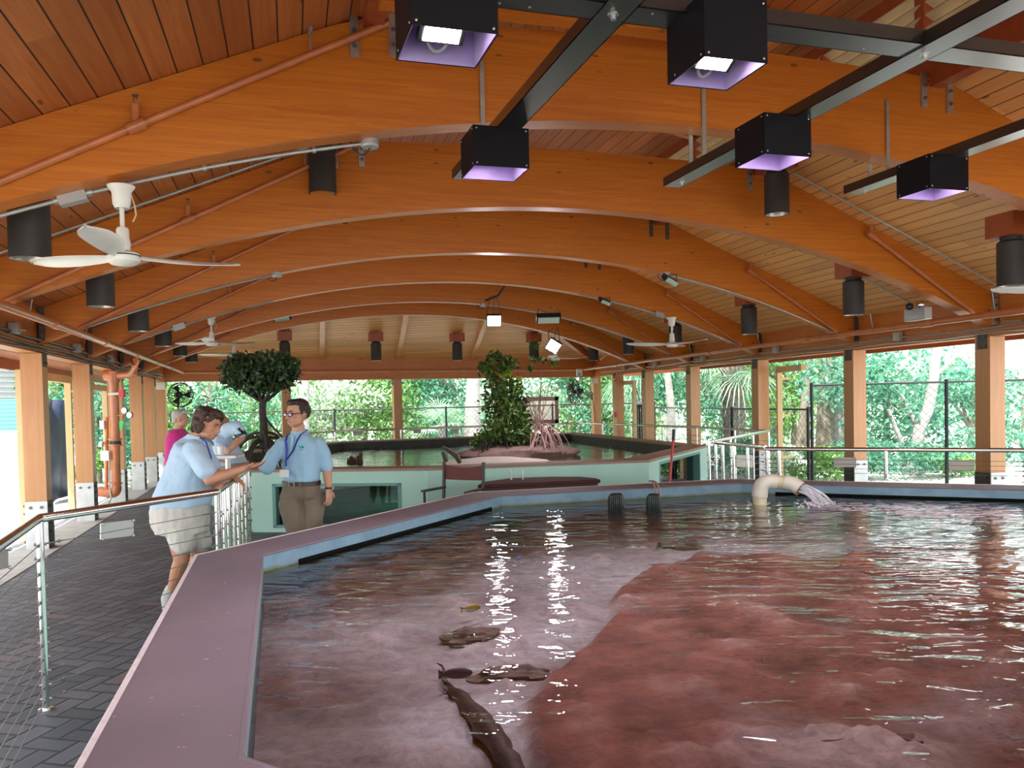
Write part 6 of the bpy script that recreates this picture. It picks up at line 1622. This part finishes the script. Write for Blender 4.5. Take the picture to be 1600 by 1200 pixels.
for i, (w_2, z) in enumerate(((.05, .018), (.07, .002), (.06, -.012))): ik.box(bc+fwd*.003+sdv*(-.01)+Vector((0, 0, z)), (w_2, .001, .005), Rb)
lg_ = MB(); lc = g(484, 697, .05)+fwd*.136+sdv*.0; m_teall = plain('teal_emblem', (.05, .45, .42), .6)
for i in range(6): lg_.box(lc+sdv*(i*.009-.022)+Vector((0, 0, .004*math.sin(i*1.9))), (.010, .006, .022), Rb)
le = obj('shirt_emblem', lg_, m_teall, man); obj('emblem_letters', MB().box(lc+Vector((0, 0, -.026)), (.045, .006, .005), Rb).box(lc+sdv*.028+Vector((0, 0, -.004)), (.012, .007, .012), Rb), plain('navy_thread', (.03, .05, .20), .7), le)
hr = MB()      # short dark hair around the back and top
hr.ell(hp_(0, -.024, .046), (.090, .099, .080), RmH, 20, 12); hr.ell(hp_(0, -.056, .012), (.086, .066, .080), RmH, 18, 12); hr.ell(hp_(0, .030, .084), (.070, .058, .034), RmH, 16, 10)
for q in (-1, 1): hr.ell(hp_(q*.068, -.012, .030), (.018, .050, .046), RmH, 12, 8); hr.cap(hp_(q*.074, .014, .02), .010, hp_(q*.074, .012, -.008), .005)
remesh(obj('hair', hr, m_hair1, man, True), .005, 2)
gs = MB(); m_gl = plain('black_glasses_frame', (.02, .012, .014), .3)
for q in (-1, 1):
    pts = [hp_(q*.031+.024*math.cos(a), .099-.012*abs(math.cos(a))*(.5), -.004+.015*math.sin(a)) for a in [2*math.pi*i/16 for i in range(17)]]
    gs.tube(pts, .0026, 6, cap=False); gs.tube([hp_(q*.055, .094, 0), hp_(q*.076, .075, .002), hp_(q*.083, -.005, .0)], .0036, 6)
gs.tube([hp_(-.008, .101, 0), hp_(.008, .101, 0)], .0026, 6); go = obj('glasses', gs, m_gl, man, True)
gl_ = MB()
for q in (-1, 1): gl_.ell(hp_(q*.031, .098, -.004), (.022, .0015, .0135), RmH, 14, 6)
obj('lens_glass', gl_, plain('violet_reflecting_lens', (.30, .24, .42), .08, .4, .05, 5), go, True)
sho = MB()
for q in (anL, anR): sho.cap(q+Vector((0, .04, -.045)), .045, q+Vector((-.05, -.14, -.05)), .038)
obj('shoe', sho, m_blackp, man, True)

# --- woman leaning on the rail
YW = 6.62; g = lambda x, y, d=0: atY(x, y, YW+d)
m_skin2 = skinmat('sun_browned_skin', (.56, .27, .165)); m_shirt2 = cloth('pale_blue_polo', (.50, .68, .86)); m_short = cloth('off_white_cotton', (.66, .63, .58), 6, .5); m_hair2 = plain('short_brown_hair', (.065, .034, .022), .7, 0, .35, 50, .8)
wm = thing('person', 'woman in light blue polo and off-white shorts leaning on the railing', 'person', (g(285, 960).x, YW, 0))
lean = Vector((.45, 0, 1)).normalized(); Wd = Vector((1, -.10, 0)).normalized(); Wside = Vector((.10, 1, 0)).normalized()
hc = g(325, 662, -.05); face = Vector((.93, -.22, -.33)); b = MB()
hpW, RmW = head_parts(wm, b, hc, face, (.30, 0, 1), 1.14, haircol=m_hair2, female=True)
b.cap(g(315, 672, -.02), .060, g(304, 690, 0), .068, 14)
shN, shF = g(302, 704, -.17), g(312, 704, .18)
elN, wrN = g(328, 750, -.26), g(384, 731, -.20)
b.chain([(shN, .062), (elN, .048)]); b.chain([(elN, .050), (elN.lerp(wrN, .4), .045), (wrN, .029)])
hand(b, wrN, (.90, .05, .10), (.1, -.2, -1), .28, 1.0, spread=.3, thumb=-1)
elF, wrF = g(338, 760, .06), g(366, 745, -.02)
b.chain([(shF, .06), (g(335, 735, .15), .05), (elF, .046)]); b.chain([(elF, .046), (wrF, .030)])
hand(b, wrF, (.75, -.1, -.55), (.35, .1, .9), .5, .98, thumb=1)
b.chain([(g(290, 740), .12), (g(283, 800), .13)])
hL, hR = g(274, 812, -.09), g(300, 812, .10)
kL, kR = g(284, 873, -.10), g(311, 868, .10); aL, aR = g(268, 924, -.02), g(277, 934, .10)
b.chain([(hL, .105), (kL, .066)]); b.chain([(kL, .062), (kL.lerp(aL, .35), .062), (aL, .038)]); b.chain([(hR, .105), (kR, .066)]); b.chain([(kR, .060), (kR.lerp(aR, .35), .058), (aR, .038)])
remesh(obj('body', b, m_skin2, wm, True), .0065, 3)
s2 = MB(); S = lambda px, py, fr, sdw, tilt=.45: (g(px, py), fr, sdw, Vector((1, 0, -tilt)), Wside)
loft(s2, [S(308, 684, .06, .07, .5), S(304, 690, .09, .11, .5), S(301, 700, .125, .185, .5), S(300, 716, .160, .205, .42), S(297, 735, .180, .205, .30), S(292, 755, .205, .205, .18), S(286, 775, .225, .21, .06), S(282, 791, .232, .215, 0)])
s2.chain([(g(303, 703, -.15), .088), (g(321, 733, -.25), .082)]); s2.cap(g(316, 725, -.22), .084, g(322, 735, -.25), .086); s2.chain([(g(313, 703, .15), .08), (g(332, 728, .16), .075)])
remesh(obj('polo_shirt', s2, m_shirt2, wm, True), .011, 5)
sw = MB(); S = lambda px, py, fr, sdw: (g(px, py), fr, sdw, Vector((1, 0, 0)), Wside)
loft(sw, [S(282, 786, .222, .205), S(281, 800, .232, .212), S(282, 818, .222, .205), S(286, 832, .205, .19)])
sw.chain([(g(279, 818, -.09), .128), (g(286, 849, -.10), .108)]); sw.chain([(g(300, 818, .09), .125), (g(312, 846, .10), .105)])
remesh(obj('shorts', sw, m_short, wm, True), .011, 3)
hr = MB(); r8 = random.Random(8)
hr.ell(hpW(0, -.035, .045), (.092, .096, .086), RmW, 20, 12); hr.ell(hpW(0, -.062, -.005), (.086, .064, .082), RmW, 18, 12); hr.ell(hpW(0, .03, .082), (.080, .068, .046), RmW, 16, 10)
for i in range(46):
    a = r8.uniform(1.2, 5.1); z = r8.uniform(-.07, .10); hr.ell(hpW(.084*math.sin(a)*1.05, .0+.090*math.cos(a)*(1 if math.cos(a) < 0 else .2), z), (.024, .024, .024), None, 8, 6)
for q in (-1, 1): hr.cap(hpW(q*.06, .06, .07), .020, hpW(q*.072, .035, .03), .016)
remesh(obj('hair', hr, m_hair2, wm, True), .006, 1)
obj('earring', MB().ell(hpW(.082, .0, -.046), (.006, .006, .006), None, 8, 6), m_steel, wm, True)
obj('bracelet', MB().tube([wrF+Vector((.0, 0, .005)), wrF+Vector((-.014, 0, .012))], .036, 16), m_steel, wm, True)
ly = MB(); n0 = g(318, 689, -.10)
for a, b2 in zip([g(312, 684, -.12), g(322, 690, -.14), g(327, 706, -.17), g(330, 716, -.16)], [g(322, 690, -.14), g(327, 706, -.17), g(330, 716, -.16), g(329, 722, -.14)]): ly.bar(a, b2, .012, .003, up=(0, -1, 0))
obj('lanyard', ly, m_lany, wm)
clw = MB(); nk = g(313, 683, 0)
for q in (-1, 1): clw.add([nk+Vector((-.08, q*.07, .03)), nk+Vector((.03, q*.085, .0)), nk+Vector((.10, q*.04, -.05)), nk+Vector((.085, q*.09, -.08)), nk+Vector((-.02, q*.115, -.03)), nk+Vector((-.11, q*.08, .0))], [(0, 1, 2, 3, 4, 5)])
c_o = obj('collar', clw, m_shirt2, wm); m_ = c_o.modifiers.new('s', 'SOLIDIFY'); m_.thickness = .006
sk = MB()
for (q, dx) in ((aL, 0), (aR, 0)):
    sk.chain([(q+Vector((-.01, 0, .02)), .044), (q+Vector((-.03, -.02, -.05)), .050), (q+Vector((-.02, -.03, -.13)), .048), (q+Vector((.0, -.03, -.20)), .036)])
so = remesh(obj('sneaker', sk, plain('light_grey_canvas', (.52, .52, .50), .8, 0, .1, 20), wm, True), .007, 2)

# --- two people further back
def back_person(label, Y, px_head, py_head, hair_m, shirt_m, face, sc, leanpx, hipx, hipy, gx=0):
    g = lambda x, y, d=0: atY(x, y, Y+d); t = thing('person', label, 'person', (g(hipx, 700).x, Y, 0)); b = MB(); hc = g(px_head, py_head)
    hp2, Rm2 = head_parts(t, b, hc, face, (0, 0, 1), sc, haircol=hair_m, female=True); return g, t, b, hp2, Rm2
m_hair3 = plain('short_grey_hair', (.52, .50, .46), .8, 0, .2, 50, .6); m_pink = cloth('magenta_top', (.62, .03, .26)); m_hair4 = plain('blond_brown_hair', (.34, .20, .09), .7, 0, .3, 50, .6); m_trs = cloth('beige_trousers', (.34, .27, .19), 6, .4)
g, t, b, hp2, Rm2 = back_person('grey-haired person in a magenta top standing behind the leaning woman', 10.2, 282, 654, m_hair3, m_pink, Vector((.95, .25, -.1)), 1.0, 0, 281, 760)
b.cap(g(280, 662), .052, g(277, 674), .06); b.chain([(g(273, 685), .06), (g(270, 716), .045), (g(285, 730, -.1), .03)]); hand(b, g(285, 730, -.1), (.9, -.1, 0), (0, 0, 1), .4)
b.chain([(g(286, 685, .1), .06), (g(292, 716, .1), .045), (g(300, 728, 0), .03)]); hand(b, g(300, 728, 0), (.9, -.1, 0), (0, 0, 1), .4)
fz0 = Vector((g(279, 760).x, 10.2, .08))
b.chain([(g(277, 750), .08), (fz0+Vector((-.08, 0, .42)), .055), (fz0+Vector((-.08, 0, 0)), .038)]); b.chain([(g(283, 750), .08), (fz0+Vector((.08, 0, .42)), .055), (fz0+Vector((.08, 0, 0)), .038)])
remesh(obj('body', b, m_skin1, t, True), .009, 3)
s_ = MB(); X_, Y_ = Vector((1, 0, 0)), Vector((0, 1, 0))
loft(s_, [(g(279, 670), .07, .07, X_, Y_), (g(278, 676), .12, .15, X_, Y_), (g(278, 686), .14, .19, X_, Y_), (g(278, 710), .145, .19, X_, Y_), (g(279, 740), .16, .20, X_, Y_)]); s_.chain([(g(273, 682, -.1), .07), (g(270, 706, -.12), .06)]); s_.chain([(g(285, 682, .12), .07), (g(290, 704, .12), .06)])
remesh(obj('magenta_top', s_, m_pink, t, True), .012, 4)
s_ = MB(); loft(s_, [(g(279, 736), .155, .19, X_, Y_), (g(279, 760), .16, .19, X_, Y_)]); 
for q in (-.08, .08): s_.chain([(g(280, 758)+Vector((q*.6, 0, 0)), .10), (fz0+Vector((q, 0, .1)), .065)])
remesh(obj('trousers', s_, m_trs, t, True), .012, 3)
h_ = MB().ell(hp2(0, -.03, .045), (.084, .088, .078), Rm2, 18, 10).ell(hp2(0, -.06, 0), (.078, .05, .07), Rm2, 16, 10).ell(hp2(0, .035, .085), (.06, .045, .028), Rm2, 14, 8); remesh(obj('hair', h_, m_hair3, t, True), .007, 2)

Yb = 8.4
g, t, b, hp2, Rm2 = back_person('blond woman in pale blue shirt bending behind the leaning woman', Yb, 341, 661, m_hair4, m_shirt2, Vector((-.35, -.60, -.72)), 1.0, 0, 362, 740)
b.cap(g(344, 668), .052, g(349, 680), .06)
b.chain([(g(368, 668, -.08), .06), (g(377, 684, -.1), .043), (g(366, 697, -.18), .030)]); hand(b, g(366, 697, -.18), (-.6, -.3, -.5), (0, -.6, .8), .7, .95)
b.chain([(g(344, 690, .1), .06), (g(338, 708, .0), .045), (g(345, 718, -.15), .03)]); hand(b, g(345, 718, -.15), (.6, -.4, -.2), (0, 0, 1), .5, .95)
f0 = Vector((g(366, 760).x, Yb, .08))
b.chain([(g(364, 740), .09), (f0+Vector((-.09, 0, .42)), .06), (f0+Vector((-.09, 0, 0)), .04)]); b.chain([(g(371, 740), .09), (f0+Vector((.09, 0, .42)), .06), (f0+Vector((.09, 0, 0)), .04)])
remesh(obj('body', b, m_skin1, t, True), .009, 3)
s_ = MB(); Sx = Vector((.5, 0, .8)); 
loft(s_, [(g(347, 677), .07, .08, Vector((.8, 0, -.5)), Y_), (g(350, 683), .11, .14, Vector((.8, 0, -.5)), Y_), (g(353, 694), .14, .19, Vector((.9, 0, -.35)), Y_), (g(358, 710), .15, .19, Vector((1, 0, -.2)), Y_), (g(363, 726), .16, .19, X_, Y_)])
s_.chain([(g(356, 672, -.05), .085), (g(369, 668, -.08), .075), (g(375, 677, -.1), .065)]); s_.chain([(g(350, 686, .08), .07), (g(343, 696, .1), .06)])
remesh(obj('pale_blue_shirt', s_, m_shirt2, t, True), .012, 4)
obj('black_arm_band', MB().tube([g(372, 672, -.09), g(378, 682, -.1)], [.066, .060], 16), m_blackp, t, True)
s_ = MB(); loft(s_, [(g(364, 722), .155, .19, X_, Y_), (g(366, 745), .17, .19, X_, Y_)])
for q in (-.09, .09): s_.chain([(g(367, 745)+Vector((q*.6, 0, 0)), .105), (f0+Vector((q, 0, .1)), .065)])
remesh(obj('trousers', s_, m_trs, t, True), .012, 3)
h_ = MB().ell(hp2(0, -.03, .045), (.086, .088, .080), Rm2, 18, 10).ell(hp2(0, -.055, -.02), (.082, .055, .085), Rm2, 16, 10).ell(hp2(0, .035, .085), (.064, .045, .030), Rm2, 14, 8)
for q in (-1, 1): h_.cap(hp2(q*.07, .02, .04), .022, hp2(q*.078, .01, -.07), .016)
remesh(obj('hair', h_, m_hair4, t, True), .007, 2)
# white tray table between them
tt2 = thing('tray_table', 'small white topped stand between the two women at the railing', 'table', (*g(357, 720).to_2d(), 0))
c = g(356, 713, -.35); bevel(obj('tray_top', MB().box(c, (.26, .3, .03)), m_paper, tt2), .006); obj('stand', MB().cyl((c.x, c.y, 0), (c.x, c.y, c.z-.015), .03, 12).lathe([(.16, 0), (.16, .02), (.03, .04)], (c.x, c.y, 0), 20), m_steel, tt2, True)
cupc = c+Vector((-.07, 0, .015)); tag(obj('paper_cup', MB().lathe([(.024, 0), (.036, .09)], tuple(cupc), 18), m_paper, None, True), 'white paper cup standing on the small white topped stand', 'cup')
